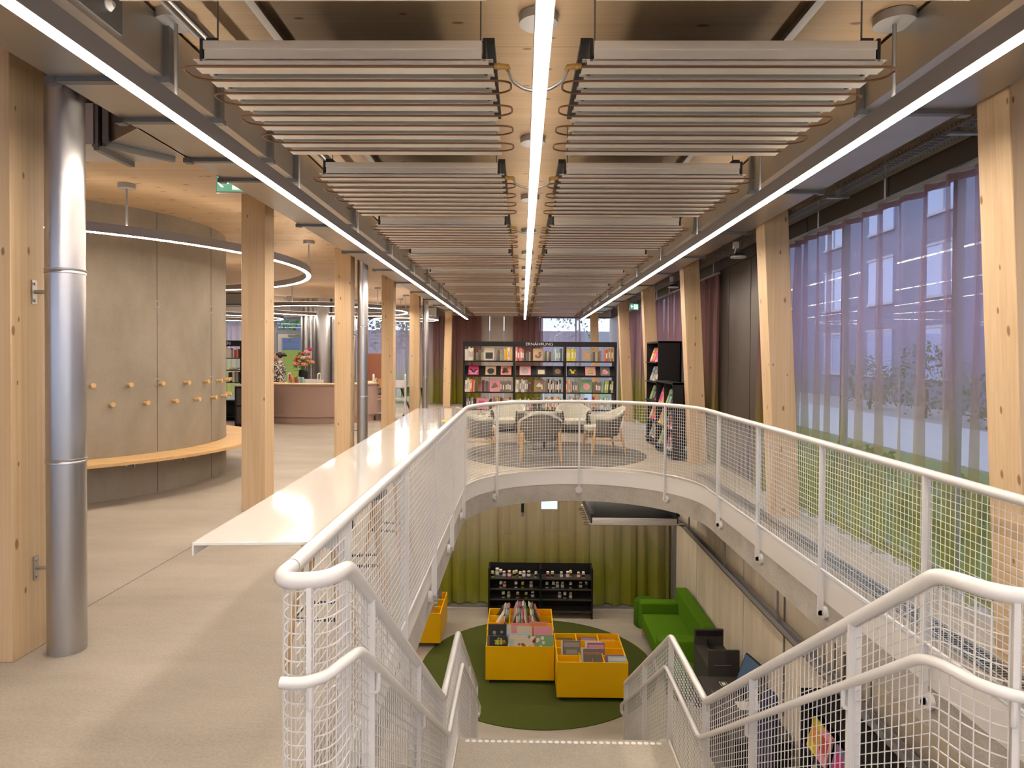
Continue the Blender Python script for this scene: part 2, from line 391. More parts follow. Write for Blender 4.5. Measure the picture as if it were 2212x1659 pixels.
for k in range(17): b.box(3.06, 3.3, -3.9+k*1.6, -3.9+k*1.6+1.585, 3.0, ZC)
struct(b.build('wall_right_header', 'grey_panel'))
struct(MB().box(3.04, 3.24, 20.66, 23.6, 0, 2.98).build('wall_right_corner', 'light_panel'))
# ---- back facade
def window_x(i, y, x0, x1, z0, z1, mull):
    b = MB(); b.box(x0, x1, y-.03, y+.03, z0-.06, z0); b.box(x0, x1, y-.03, y+.03, z1, z1+.06)
    k = max(1, round((x1-x0)/mull))
    for j in range(k+1):
        x = x0+(x1-x0)*j/k; b.box(x-.025, x+.025, y-.03, y+.03, z0, z1)
    f = struct(b.build('window_%d' % i, 'frame_grey'))
    MB().box(x0, x1, y-.004, y+.004, z0, z1).build('pane', 'pane', f)
window_x(3, 23.5, -13.9, -8.75, .06, 3.0, 1.3)
window_x(4, 23.5, -7.2, -3.55, .06, 3.0, 1.25)
window_x(5, 23.5, .62, 3.1, .06, 3.0, 1.25)
b = MB(); b.box(-3.5, -1.16, 23.44, 23.6, 0, ZC); b.box(-1.14, -.66, 23.42, 23.6, 0, ZC); b.box(-.64, .58, 23.42, 23.6, 0, ZC); b.box(-13.9, 3.1, 23.46, 23.62, 3.06, ZC)
struct(b.build('wall_back', 'light_panel'))
struct(MB().box(-14.2, -14, -4, 23.6, 0, ZC).build('wall_left', 'wall_concrete'))
window_x(6, -3.9, -13.9, 3.1, .06, 3.1, 2.4)
# glazed entrance door in the back facade
b = MB(); b.box(-8.7, -8.6, 23.4, 23.56, 0, 2.98); b.box(-7.3, -7.22, 23.4, 23.56, 0, 2.98); b.box(-8.6, -7.3, 23.4, 23.56, 2.42, 2.52); b.box(-8.7, -7.22, 23.4, 23.56, 2.92, 3.0)
d = struct(b.build('door_1', 'frame_grey'))
b = MB(); b.box(-8.58, -8.44, 23.42, 23.5, 0.02, 2.4); b.box(-7.46, -7.32, 23.42, 23.5, .02, 2.4); b.box(-8.44, -7.46, 23.42, 23.5, 2.26, 2.4); b.box(-8.44, -7.46, 23.42, 23.5, .02, .14)
lf = b.build('door_leaf', 'grey_metal', d)
MB().box(-8.44, -7.46, 23.45, 23.46, .14, 2.26).build('pane', 'pane', lf)
MB().box(-8.6, -7.3, 23.45, 23.46, 2.52, 2.92).build('pane', 'pane', d)
b = MB(); b.box(-8.2, -7.7, 23.36, 23.42, 2.3, 2.36); b.obox((-7.72, 23.33, 2.37), (.4, .02, .02), (0, 0, .3)); b.build('door_closer', 'frame_grey', d)

# ================================================================ STAIRS
SX0, SX1 = -.505, 1.215
b = MB()
def flight(b, y0, z0, nr, tr):
    for k in range(1, nr):
        ya = y0+(k-1)*tr; z = z0-k*.1694
        b.box(SX0, SX1, ya, ya+tr+.02, z-.26, z)
flight(b, 2.03, 0, 9, .296)
b.box(SX0, SX1, 4.40, 5.49, -1.525-.22, -1.525)
flight(b, 5.49, -1.525, 9, .29)
st = b.build('staircase', 'stair_concrete')
tag(st, 'concrete staircase with a landing, going down through the opening in the floor', 'staircase')
b = MB()
for y, z in ((5.49, -1.525), (2.03+8*.296, -1.525+.0)):
    if y > 5:
        for k in range(31):
            x = SX0+.075+k*.0523; b.lathe([(.0205, .0), (.0205, .003), (.017, .004)], 12, (x, y-.035, z))
b.build('white_edge_dots', 'white_paint', st)
b = MB()
for x in (SX0, SX1):
    s_ = -1 if x < 0 else 1
    x0, x1 = sorted((x+s_*.002, x+s_*.012))
    b.box(x0, x1, 4.30, 5.52, -1.76, -1.49)
    for (ya, za, yb, zb) in ((2.03, .0, 4.32, -1.5), (5.5, -1.5, 7.85, -3.02)):
        b.hexa([(x0, ya, za-.28), (x1, ya, za-.28), (x1, yb, zb-.22 if zb > -3 else zb), (x0, yb, zb-.22 if zb > -3 else zb), (x0, ya, za), (x1, ya, za), (x1, yb, zb+.05), (x0, yb, zb+.05)])
b.build('stringer', 'fascia_white', st)

# ================================================================ RAILINGS
class Path:
    def __init__(s, pts):
        s.p = [Vector(q) for q in pts]; s.s = [0]
        for i in range(1, len(s.p)): s.s.append(s.s[-1] + (s.p[i].xy-s.p[i-1].xy).length)
    def at(s, t):
        t = min(max(t, 0), s.s[-1])
        for i in range(1, len(s.p)):
            if t <= s.s[i] or i == len(s.p)-1:
                d = s.s[i]-s.s[i-1]; return s.p[i-1].lerp(s.p[i], (t-s.s[i-1])/d if d else 0)
    def tan(s, t): return (s.at(t+.02)-s.at(t-.02)).normalized()
    def knots(s, a, b_): return [a] + [x for x in s.s if a+1e-4 < x < b_-1e-4] + [b_]
    def near(s, xy):
        best = min(range(int(s.s[-1]/.01)+1), key=lambda i: (s.at(i*.01).xy-Vector(xy)).length); return best*.01
def mesh_panel(path, a, b_, top, bot, parent, sp=.0405, r=.0023):
    """woven wire infill; top/bot: functions s -> height below the rail centre line"""
    m = MB(); nv = max(1, round((b_-a)/sp))
    for i in range(nv+1):
        t = a+(b_-a)*i/nv; q = path.at(t)
        m.tube([(q.x, q.y, q.z-bot(t)), (q.x, q.y, q.z-top(t))], r, 4)
    L = bot((a+b_)/2)-top((a+b_)/2); nh = max(1, round(L/sp)); ks = path.knots(a, b_)
    for j in range(nh+1):
        pts = []
        for t in ks:
            q = path.at(t); d = top(t)+(bot(t)-top(t))*j/nh
            pts.append((q.x+.004, q.y, q.z-d))
        m.tube(pts, r, 4)
    return m.build('mesh_panel', 'white_paint', parent)
GZ = 1.0; GR = 1.475
guard = [(-.685, 1.99, GZ), (-.688, 4, GZ), (-.69, HY, GZ)] + [(HX+GR*math.cos(PI-PI*i/48), HY+GR*math.sin(PI-PI*i/48), GZ) for i in range(1, 48)] + [(2.26, HY, GZ), (2.26, 4, GZ), (2.26, 1.93, GZ)]
gp = Path(guard)
gr = thing('guard_railing', 'white wire mesh railing around the rounded floor opening', 'railing')
MB().tube([tuple(q) for q in gp.p], .0245, 14).build('handrail', 'white_paint', gr)
def rail_post(path, t, ztop, zbot, disc, parent, wide=.042, thick=.016):
    q = path.at(t); tg = path.tan(t); tg.z = 0; tg.normalize(); nrm = Vector((-tg.y, tg.x, 0))
    ang = math.atan2(tg.y, tg.x)
    m = MB(); m.obox((q.x, q.y, (ztop+zbot)/2), (thick, wide, ztop-zbot), (0, 0, ang))
    if disc:
        c = Vector((q.x, q.y, zbot+.02)); m.cyl(c - Vector((tg.x, tg.y, 0))*thick*.5, c + Vector((tg.x, tg.y, 0))*thick*.5, wide*.5, n=16)
    p = m.build('post', 'white_paint', parent)
    if disc:
        m = MB(); m.cyl(c + nrm*.016, c + nrm*disc, .047, n=24); m.cyl(c + nrm*.01, c + nrm*.02, .02, n=12)
        m.build('fixing_disc', 'white_paint', p)
    return p
ps = [gp.near((-.69, y)) for y in (2.6, 3.95, 5.3, 6.65, 8.0)] + [gp.near((HX+GR*math.cos(R(a)), HY+GR*math.sin(R(a)))) for a in (139.5, 88.5, 38)] + [gp.near((2.26, y)) for y in (7.72, 6.42, 5.06, 3.76, 2.46)]
for t in ps: rail_post(gp, t, .985, -.30, .045, gr)
ks = [0.02] + ps + [gp.s[-1]-.02]
for a, b_ in zip(ks, ks[1:]):
    mesh_panel(gp, a+.012, b_-.012, lambda t: .03, lambda t: .94, gr)
    m = MB(); m.tube([(gp.at(t).x, gp.at(t).y, .055) for t in gp.knots(a, b_)], .009, 8); m.build('bottom_rail', 'white_paint', gr)

def smooth_path(pts, rad=.09, n=6):
    """round the corners of a 3D polyline"""
    out = [Vector(pts[0])]
    for i in range(1, len(pts)-1):
        p, a, c = Vector(pts[i]), Vector(pts[i-1]), Vector(pts[i+1])
        r = min(rad, (a-p).length*.45, (c-p).length*.45)
        p0 = p+(a-p).normalized()*r; p1 = p+(c-p).normalized()*r
        for k in range(n+1):
            t = k/n; out.append(p0*(1-t)**2 + p*2*t*(1-t) + p1*t*t)
    out.append(Vector(pts[-1])); return [tuple(q) for q in out]
def stair_rail(side):
    s_ = -1 if side == 'l' else 1
    if side == 'l':
        r = thing('stair_railing', 'white wire mesh stair railing that curls round into the railing above', 'railing')
        pts = [(-.685, 1.985, 1), (-.688, 1.91, 1), (-.66, 1.862, 1), (-.60, 1.862, 1), (-.545, 1.89, 1), (-.527, 1.95, 1), (-.525, 2.03, .985), (-.515, 4.43, -.645), (-.515, 5.49, -.645), (-.505, 7.66, -2.15)]
        hx = .03
        hp = [(-.655, 1.815, .735), (-.60, 1.81, .735), (-.54, 1.84, .74), (-.495, 1.93, .755), (-.49, 2.03, .73), (-.478, 4.45, -.90), (-.478, 5.49, -.90), (-.468, 7.72, -2.42)]
    else:
        r = thing('stair_railing', 'white wire mesh stair railing beside the wall with desks below', 'railing')
        pts = [(1.225, 7.76, -2.15), (1.234, 5.47, -.645), (1.234, 4.43, -.645), (1.246, 2.02, .985), (1.252, 1.93, 1.0), (1.275, 1.855, 1), (1.33, 1.80, 1), (1.43, 1.785, 1), (2.12, 1.785, 1), (2.22, 1.81, 1), (2.26, 1.92, 1)]
        hp = [(1.188, 7.80, -2.42), (1.197, 5.49, -.90), (1.197, 4.45, -.90), (1.209, 2.03, .73), (1.215, 1.93, .755), (1.24, 1.83, .75), (1.31, 1.765, .745), (1.42, 1.745, .74), (1.9, 1.745, .74)]
    sp = smooth_path(pts, .06)
    MB().tube(sp, .0235, 14).build('handrail', 'white_paint', r)
    p = Path(sp)
    def zb(q):                                       # height of the panel foot
        y = q.y
        if y < 2.03 or (s_ > 0 and q.x > 1.26): return .055
        if y < 4.40: return .055-1.53*(y-2.03)/2.37
        if y < 5.49: return -1.475
        return -1.475-1.55*(y-5.49)/2.32
    bot = lambda t: p.at(t).z-zb(p.at(t)); top = lambda t: .03
    if side == 'l': keys = [(-.60, 1.865), (-.523, 2.30), (-.519, 3.35), (-.515, 4.43), (-.515, 5.49), (-.51, 6.6), (-.505, 7.64)]
    else: keys = [(1.226, 7.74), (1.23, 6.6), (1.234, 5.47), (1.234, 4.43), (1.238, 3.55), (1.243, 2.50), (1.33, 1.80), (1.8, 1.785), (2.24, 1.85)]
    kk = [p.near(k) for k in keys]
    for t in kk:
        q = p.at(t); rail_post(p, t, q.z-.015, zb(q)-.12 if 2.1 < q.y < 7.5 else max(zb(q)-.055, ZL), 0, r, .045, .014)
    ends = ([.02] if side == 'l' else []) + kk
    for a, b_ in zip(ends, ends[1:]): mesh_panel(p, a+.012, b_-.012, top, bot, r)
    hs = smooth_path(hp, .07)
    # lower handrail ends in a loop turned down and under
    if side == 'l': hs += [(-.47, 7.77, -2.47), (-.475, 7.77, -2.53), (-.485, 7.70, -2.53)]
    else: hs = [(1.205, 7.78, -2.53), (1.195, 7.85, -2.53), (1.19, 7.85, -2.47)] + hs
    h = MB().tube(hs, .0165, 12).build('lower_handrail', 'white_paint', r)
    q = Path(hp)
    for t in kk:
        c = p.at(t)
        u = min(range(int(q.s[-1]/.02)), key=lambda i: (q.at(i*.02).xy-c.xy).length)*.02; e = q.at(u)
        m = MB(); m.tube(smooth_path([(e.x, e.y, e.z-.012), (e.x, e.y+.002, e.z-.085), (c.x, c.y, e.z-.085), (c.x, c.y, e.z-.05)], .03, 4), .008, 8)
        m.build('bracket', 'white_paint', h)
    return r
stair_rail('l'); stair_rail('r')

# white folded sheet shelf fixed along the outside of the railing
cs = thing('counter_shelf', 'long glossy white shelf along the left of the railing', 'counter', (-1.0, 5.4, .98))
quad = [(-1.142, 2.303), (-.722, 2.331), (-.722, 8.485), (-1.328, 8.427)]
MB().prism(quad, .968, .98).build('top', 'white_gloss', cs, world=True, bevel=.002, seg=1)
b = MB()
for (x0, y0), (x1, y1) in ((quad[0], quad[3]),): b.hexa([(x0, y0, .935), (x0+.006, y0, .935), (x1+.006, y1, .935), (x1, y1, .935), (x0, y0, .97), (x0+.006, y0, .97), (x1+.006, y1, .97), (x1, y1, .97)])
b.build('folded_edge', 'white_gloss', cs, world=True)
for y in (2.62, 3.97, 5.32, 6.67, 8.02):
    b = MB(); b.hexa([(-1.06, y, .955), (-.712, y, .86), (-.712, y+.01, .86), (-1.06, y+.01, .955), (-1.06, y, .967), (-.712, y, .967), (-.712, y+.01, .967), (-1.06, y+.01, .967)])
    b.build('bracket', 'white_paint', cs, world=True)

# ================================================================ POSTS AND PIPES
PY = [3.48, 6.95, 10.42, 13.89, 17.36]
nm = ['nearest the stairs, beside a wide steel pipe', 'in front of the round bench', 'beside a pipe, before the reception desk',
      'in front of the white book trolley', 'past the book trolley, beside a thin pipe']
for k, y in enumerate(PY):
    o = MB().box(-2.926, -2.676, y, y+.25, 0, ZC).build('timber_post', 'post_wood', bevel=.004, seg=1)
    tag(o, 'upright spruce post on the left ' + nm[k], 'post', 'upright timber posts')
def leaning(y, x0, sl, label, wd=.25):
    t = -sl*ZC
    o = MB().hexa([(x0, y, 0), (x0+wd, y, 0), (x0+wd, y+.25, 0), (x0, y+.25, 0), (x0+t, y, ZC), (x0+wd+t, y, ZC), (x0+wd+t, y+.25, ZC), (x0+t, y+.25, ZC)]).build('leaning_timber_post', 'post_wood', bevel=.004, seg=1)
    tag(o, label, 'post', 'leaning timber posts')
for k, (y, l) in enumerate(zip(PY, ('cut by the picture edge, nearest the stairs', 'between the sheer curtain and the dark panels', 'beside the black magazine shelf', 'behind the black magazine shelf', 'farthest along the window side'))):
    leaning(y, 2.63, .052, 'leaning spruce post on the right ' + l)
leaning(21.9, 2.3, .03, 'leaning spruce post at the far end, behind the right end of the bookcase')
leaning(22.1, -2.62, -.02, 'slim spruce post at the far end, left of the black bookcase', .24)
def pipe(x, y, r, label, rings, px_):
    t = thing('steel_pipe', label, 'pipe', (x, y, 0), 0, 'vertical steel pipes')
    MB().cyl((0, 0, 0), (0, 0, ZC), r, n=40).build('tube', 'duct_steel', t)
    for z in rings:
        MB().lathe([(r+.001, -.014), (r+.004, -.012), (r+.004, -.006), (r+.0015, 0), (r+.004, .006), (r+.004, .012), (r+.001, .014)], 40, (0, 0, z), cap=False).build('joint_ring', 'duct_steel', t)
    for z in (.455, 1.97):
        b = MB(); b.box(px_-x, px_-x+.006, -.018, .018, z-.065, z+.065); b.cyl((px_-x+.006, 0, z), (-r+.004, 0, z), .011, n=10)
        b.cyl((px_-x, 0, z+.045), (px_-x+.014, 0, z+.045), .009, n=6); b.cyl((px_-x, 0, z-.045), (px_-x+.014, 0, z-.045), .009, n=6)
        b.build('wall_bracket', 'galvanised', t)
pipe(-2.50, 3.645, .095, 'wide shiny steel pipe beside the nearest left post', (1.05, 2.08), -2.676)
pipe(-2.53, 10.6, .083, 'shiny steel pipe standing in front of the reception desk', (1.0, 2.1), -2.676)
pipe(-2.54, 17.55, .08, 'steel pipe beside the farthest upright left post', (1.1, 2.2), -2.676)
pipe(-5.0, 19.75, .085, 'thin steel pipe behind the reception desk, next to the pipe bundle', (.95, 2.2), -5.2)

# ================================================================ DUCTS, CEILING PANELS, LAMPS
def flange(y, x0, x1, z0, z1, par, d=.022, t=.045):
    b = MB(); b.box(x0-d, x1+d, y-t/2, y+t/2, z0-d, z0); b.box(x0-d, x0, y-t/2, y+t/2, z0, z1); b.box(x1, x1+d, y-t/2, y+t/2, z0, z1)
    b.box(x0-d-.008, x0+.02, y-t*.62, y+t*.62, z0-d-.008, z0-.0); b.box(x1-.02, x1+d+.008, y-t*.62, y+t*.62, z0-d-.008, z0)
    b.build('flange', 'flange_steel', par, world=True)
def duct(x0, x1, ys, y0, y1, label):
    t = thing('ventilation_duct', label, 'duct', ((x0+x1)/2, y0, 3.01), 0, 'long sheet steel ducts')
    MB().box(x0, x1, y0, y1, 3.01, 3.285).build('duct_body', 'galvanised', t, world=True)
    for y in ys: flange(y, x0, x1, 3.01, 3.285, t)
    return t
dl = duct(-2.355, -1.785, (1.55, 3.355, 3.93, 4.72, 5.25, 7.05, 8.85, 10.65, 12.45, 14.25, 16.05, 17.85, 19.65), -3.6, 20.8, 'long rectangular steel duct on the left, above the strip lamp')
duct(1.874, 2.433, (.2, 1.98, 3.775, 5.56, 7.35, 9.14, 10.93, 12.72, 14.5, 16.3, 18.1, 19.9), -3.6, 20.8, 'long rectangular steel duct on the right, above the strip lamp')
hp = MB().box(-1.786, -1.778, 2.45, 2.97, 3.04, 3.25).build('access_hatch', 'flange_steel', dl, world=True)
b = MB(); b.lathe([(.02, 0), (.028, .01), (.012, .03)], 14); b.v = [(-1.778+z, 2.86+x, 3.12+y) for x, y, z in b.v]; b.build('hatch_knob', 'white_paint', hp, world=True)
b = MB(); b.prism([(-2.34, 4.07), (-2.34, 4.67), (-2.44, 4.66), (-2.68, 4.345)], 3.01, 3.28)
b.prism([(-2.70, 4.35), (-2.46, 4.665), (-2.52, 4.74), (-2.62, 4.79), (-2.72, 4.81), (-2.80, 4.80), (-2.82, 4.46)], 3.012, 3.28)
b.box(-4.2, -2.83, 4.40, 4.80, 3.012, 3.28); b.build('side_branch', 'galvanised', dl, world=True)
b = MB(); b.obox((-2.58, 4.515, 2.997), (.44, .04, .035), (0, 0, R(52.7))); b.obox((-2.82, 4.62, 2.997), (.04, .40, .035), (0, 0, 0))
b.obox((-2.70, 4.34, 3.14), (.04, .04, .28)); b.obox((-2.825, 4.43, 3.14), (.04, .04, .28)); b.build('branch_flange', 'flange_steel', dl, world=True)
for i, (x0, x1, y, z0) in enumerate(((-13.9, -2.9, 22.85, 2.92), (-13.9, -7.25, 18.2, 3.0))):
    t = thing('ventilation_duct', ('farther', 'nearer')[i] + ' cross duct under the ceiling at the far left', 'duct', ((x0+x1)/2, y, z0))
    MB().box(x0, x1, y-.25, y+.25, z0, 3.29).build('duct_body', 'grey_metal', t, world=True)
    b = MB(); b.box(x0, x1, y-.27, y-.25, z0-.02, z0+.02); b.build('flange', 'flange_steel', t, world=True)

def panel_proto(mirror):
    wd = 1.327; sgn = -1 if mirror else 1
    X = lambda x: (wd-x) if mirror else x            # x measured from the outer end
    def bx(m, x0, x1, *a): m.box(min(X(x0), X(x1)), max(X(x0), X(x1)), *a)
    r = thing('radiant_ceiling_panel', 'x', 'ceiling panel', (0, 0, 0), 0, 'slatted radiant ceiling panels')
    m = MB(); bx(m, .05, wd-.05, .01, 1.34, .05, .06); m.build('backing_plate', 'insulation_black', r)
    m = MB(); bx(m, .05, wd-.05, -.012, .03, .068, .105); bx(m, .05, wd-.05, .0, .004, .02, .07); m.build('front_beam', 'aluminium', r, bevel=.008, seg=3)
    for x in (.03, wd-.046):
        m = MB(); bx(m, x, x+.014, .0, 1.34, .02, .12); bx(m, x, x+.05, .06, 1.0, .12, .15); m.build('end_bracket', 'dark_metal', r)
    for x, y in ((.075, .08), (wd-.06, .08), (.075, 1.2), (wd-.06, 1.2)):
        m = MB(); m.cyl((X(x), y, .1), (X(x), y, .40), .004, n=6); m.build('hanger_wire', 'flange_steel', r)
    for k in range(9):
        y = k*.152
        m = MB(); bx(m, 0, wd, y+.024, y+.088, 0, .003); bx(m, .02, wd-.02, y, y+.012, .007, .027); bx(m, .0, wd, y, y+.03, .027, .03)
        m.build('slat', 'aluminium', r)
    pts = []
    for k in range(9):
        y = k*.152+.006; a, e = (X(wd+.02), X(-.01)); seq = [a, e] if k % 2 == 0 else [e, a]
        pts += [(seq[0], y+.010, .004), (seq[1], y+.010, .004)]
        if k < 8:
            d = seq[1] + (.055 if (seq[1] > wd/2) else -.055)
            pts += [(d, y+.03, .004), (d, y+.122, .004)]
    m = MB(); m.tube(smooth_path(pts, .05, 5), .005, 8); m.build('copper_pipe', 'copper', r)
    m = MB(); x = X(wd+.03); s2 = 1 if not mirror else -1
    m.cyl((X(wd+.005), .006, 0), (X(wd+.045), .006, 0), .012, n=10); m.cyl((X(wd+.02), .006, 0), (X(wd+.03), .006, 0), .016, n=6); m.tube([(X(wd+.04), .006, 0), (X(wd+.062), .01, 0), (X(wd+.066), .04, 0)], .012, 10)
    m.build('brass_elbow', 'brass', r)
    return r
pl, pr = panel_proto(False), panel_proto(True)
for k in range(-1, 10):
    y = 2.97+1.84*k; w_ = 'partly seen at the top edge' if k < 0 else '%s full row from the stairs' % ordn(k)
    for j, (pp, x, sd) in enumerate(((pl, -1.465, 'left'), (pr, .255, 'right'))):
        lab = 'slatted ceiling panel %s of the middle lamp, %s' % (sd, w_)
        if k == -1: pp.location = (x, y, 2.91); pp['label'] = lab
        else: copy_tree(pp, (x, y, 2.91), 0, lab)
    if k >= 0:
        m = MB(); m.tube(smooth_path([(-.072, y+.04, 2.91), (-.06, y+.15, 2.905), (.0, y+.24, 2.903), (.06, y+.26, 2.903), (.12, y+.24, 2.903), (.18, y+.15, 2.905), (.19, y+.04, 2.91)], .08), .0085, 8)
        tag(m.build('flexible_hose', 'hose_grey'), 'grey hose looping between the two ceiling panels of the %s full row' % ordn(k), 'hose', 'hoses between ceiling panels')

def strip_lamp(x, label, y1):
    t = thing('strip_lamp', label, 'lamp', (x, 3.32, 2.80), 0, 'long straight strip lamps')
    MB().box(x-.032, x+.032, -3, y1, 2.802, 2.893).build('housing', 'lamp_grey', t, world=True)
    MB().box(x-.027, x+.027, -2.99, y1-.01, 2.797, 2.806).build('diffuser', 'lamp_glow', t, world=True)
    MB().box(x-.022, x+.022, -2.99, y1-.01, 2.889, 2.8945).build('added_uplight', 'added_uplight_glow', t, world=True)  # upward glow added to the lamp to brighten the ceiling
    for k in range(-3, 10):
        y = 3.32+1.84*k
        if y > y1: continue
        MB().cyl((x, y, 2.89), (x, y, 3.27), .0095, n=10).build('rod', 'grey_metal', t, world=True)
        MB().lathe([(.095, 0), (.095, .044)], 28, (x, y, 3.262)).build('ceiling_rose', 'grey_metal', t, world=True)
strip_lamp(-1.72, 'long bright strip lamp under the left steel duct', 20.85)
strip_lamp(.068, 'long bright strip lamp down the middle between the ceiling panels', 20.7)
strip_lamp(1.80, 'long bright strip lamp under the right steel duct', 20.55)
def ring_lamp(cx, cy_, r, z, label, rods):
    t = thing('ring_lamp', label, 'lamp', (cx, cy_, z), 0, 'round ring lamps')
    MB().arcwall((cx, cy_), r-.032, r+.032, 0, 360, z+.003, z+.095, 96, True).build('housing', 'lamp_grey', t, world=True)
    MB().arcwall((cx, cy_), r-.027, r+.027, 0, 360, z-.003, z+.006, 96, True).build('diffuser', 'lamp_glow', t, world=True)
    MB().arcwall((cx, cy_), r-.022, r+.022, 0, 360, z+.09, z+.0965, 96, True).build('added_uplight', 'added_uplight_glow', t, world=True)  # same added upward glow on the ring lamps
    for a in rods:
        x, y = cx+r*math.cos(R(a)), cy_+r*math.sin(R(a))
        MB().cyl((x, y, z+.09), (x, y, ZC-.04), .0095, n=10).build('rod', 'grey_metal', t, world=True)
        MB().lathe([(.08, 0), (.08, .044)], 24, (x, y, ZC-.046)).build('ceiling_rose', 'grey_metal', t, world=True)
ring_lamp(-6.25, 8.85, 3.26, 2.80, 'large ring lamp around the round concrete wall', (-44, 17, 77, 137, 197, 257))
ring_lamp(-5.05, 17.6, 1.98, 2.80, 'ring lamp hanging above the reception desk', (20, 80, 140, 200, 260, 320))
ring_lamp(-3.55, 20.4, .95, 2.75, 'small ring lamp far back beyond the reception desk', (30, 150, 270))
ring_lamp(-9.2, 20.9, 1.6, 2.80, 'ring lamp far left at the back, above the black shelves', (30, 90, 150, 270, 330))
def lower_fill_light(x0, x1, y0, y1, label):  # added light bars, hidden by the slab, to brighten the lower level
    t = thing('strip_lamp', label, 'lamp', ((x0+x1)/2, (y0+y1)/2, ZS-.1), 0, 'added lower floor fill lights')
    MB().box(x0, x1, y0, y1, ZS-.07, ZS-.001).build('housing', 'lamp_grey', t, world=True)
    MB().box(x0+.005, x1-.005, y0+.005, y1-.005, ZS-.076, ZS-.066).build('diffuser', 'lower_fill_glow', t, world=True)
lower_fill_light(-2.63, -2.57, 1.5, 10.8, 'added unseen fill light under the floor slab on the left of the lower level')
lower_fill_light(-4.5, 2.4, 11.62, 11.68, 'added unseen fill light under the floor slab in front of the olive curtain')
# conduits and pipes close to the ceiling
for x, z, r, lab in ((-1.56, 3.2, .024, 'shiny conduit pipe running under the ceiling left of the panels'), (-1.66, 3.25, .014, 'thin dark pipe beside the left steel duct')):
    b = MB(); b.cyl((x, -3.5, z), (x, 20, z), r, n=12); o = b.build('ceiling_pipe', 'duct_steel' if r > .02 else 'lamp_grey')
    tag(o, lab, 'pipe')
for x, lab in ((-1.28, 'flat metal channel under the ceiling above the left panels'), (1.36, 'flat metal channel under the ceiling above the right panels')):
    o = MB().box(x-.022, x+.022, -3.5, 20, ZC-.035, ZC-.001).build('mounting_channel', 'galvanised'); tag(o, lab, 'channel')
t = thing('cable_tray', 'long grey perforated cable tray high beside the curtains', 'cable tray', (2.85, 2, 3.12))
for x in (2.745, 2.945):
    b = MB(); b.box(x, x+.003, -3.5, 20, 3.155, 3.175); b.box(x, x+.003, -3.5, 20, 3.108, 3.128)
    for k in range(590): b.box(x, x+.003, -3.5+k*.04, -3.5+k*.04+.024, 3.128, 3.155)
    b.build('side_rail', 'galvanised', t, world=True)
b = MB()
for k in range(11): b.cyl((2.75+k*.0195, -3.5, 3.112), (2.75+k*.0195, 20, 3.112), .0022, n=4)
for k in range(390): b.cyl((2.748, -3.5+k*.06, 3.108), (2.947, -3.5+k*.06, 3.108), .0022, n=4)
b.build('wire_base', 'galvanised', t, world=True)
for k in range(13):
    y = -2.6+k*1.75
    b = MB(); b.box(2.83, 2.87, y-.015, y+.015, 3.1, ZC); b.box(2.74, 2.95, y-.02, y+.02, 3.088, 3.104); b.build('hanger', 'galvanised', t, world=True)
for (x, y, z, lab) in ((2.72, 8.55, 2.93, 'flat white disc device hanging under the cable tray, nearer one'), (2.72, 12.2, 2.93, 'flat white disc device under the cable tray, behind the magazine shelf')):
    t = thing('access_point', lab, 'device', (x, y, z))
    MB().lathe([(.03, -.035), (.095, -.025), (.10, -.012), (.09, 0)], 28).build('cover', 'white_paint', t)
    MB().box(-.06, .06, -.05, .05, 0, .03).build('mount', 'dark_metal', t)
    b = MB(); b.box(-.09, -.03, -.12, -.06, .08, .16); b.tube([(-.06, -.09, .08), (-.06, -.05, .03), (-.03, -.02, .02)], .006, 6); b.build('junction_box', 'white_paint', t)
    MB().cyl((0, 0, .03), (.06, 0, .19), .006, n=6).build('hanger_wire', 'flange_steel', t)
# exit signs
def exit_sign(x, y, z, wd, h, label, rz=0):
    t = thing('exit_sign', label, 'sign', (x, y, z), rz)
    MB().box(0, wd, 0, .025, 0, h).build('case', 'white_paint', t)
    MB().box(.008, wd-.008, -.003, 0, .012, h-.008).build('green_face', 'sign_green', t)
    s = h/.17
    b = MB(); yf, yb = -.006, -.003
    b.hexa([(.05, yf, .08*s), (.115*s, yf, .08*s), (.115*s, yb, .08*s), (.05, yb, .08*s), (.05, yf, .098*s), (.115*s, yf, .098*s), (.115*s, yb, .098*s), (.05, yb, .098*s)])
    for d in (1, -1):
        b.hexa([(.022, yf, .083*s), (.048, yf, (.089+d*.038)*s), (.048, yb, (.089+d*.038)*s), (.022, yb, .083*s), (.022, yf, .095*s), (.072, yf, (.089+d*.038)*s), (.072, yb, (.089+d*.038)*s), (.022, yb, .095*s)])
    b.build('arrow', 'sign_white', t)
    b = MB(); b.box(.15*s, .29*s, yf, yb, .03*s, .145*s)
    b.build('doorway', 'sign_white', t)
    b = MB(); c = Vector((.215*s, -.0075, .09*s))
    def limb(p, q, w_):
        p, q = c+Vector((p[0]*s, 0, p[1]*s)), c+Vector((q[0]*s, 0, q[1]*s)); b.tube([p, q], w_*s, 6)
    limb((.0, .0), (-.012, .035), .012); limb((-.005, .0), (-.035, -.02), .006); limb((-.035, -.02), (-.06, -.02), .006); limb((.0, 0), (.018, -.028), .006); limb((.018, -.028), (.01, -.055), .006)
    limb((-.012, .03), (-.045, .022), .005); limb((-.01, .03), (.022, .012), .005); b.ball(c+Vector((-.02*s, 0, .053*s)), (.011*s, .004, .011*s), 10, 6)
    b.build('running_figure', 'sign_green', t)
    b = MB(); b.cyl((wd*.2, .012, h), (wd*.2, .012, ZC-z), .005, n=6); b.cyl((wd*.8, .012, h), (wd*.8, .012, ZC-z), .005, n=6); b.build('hanger', 'grey_metal', t)
exit_sign(-2.78, 6.06, 3.10, .33, .17, 'green lit exit sign with arrow, half hidden behind the left duct')
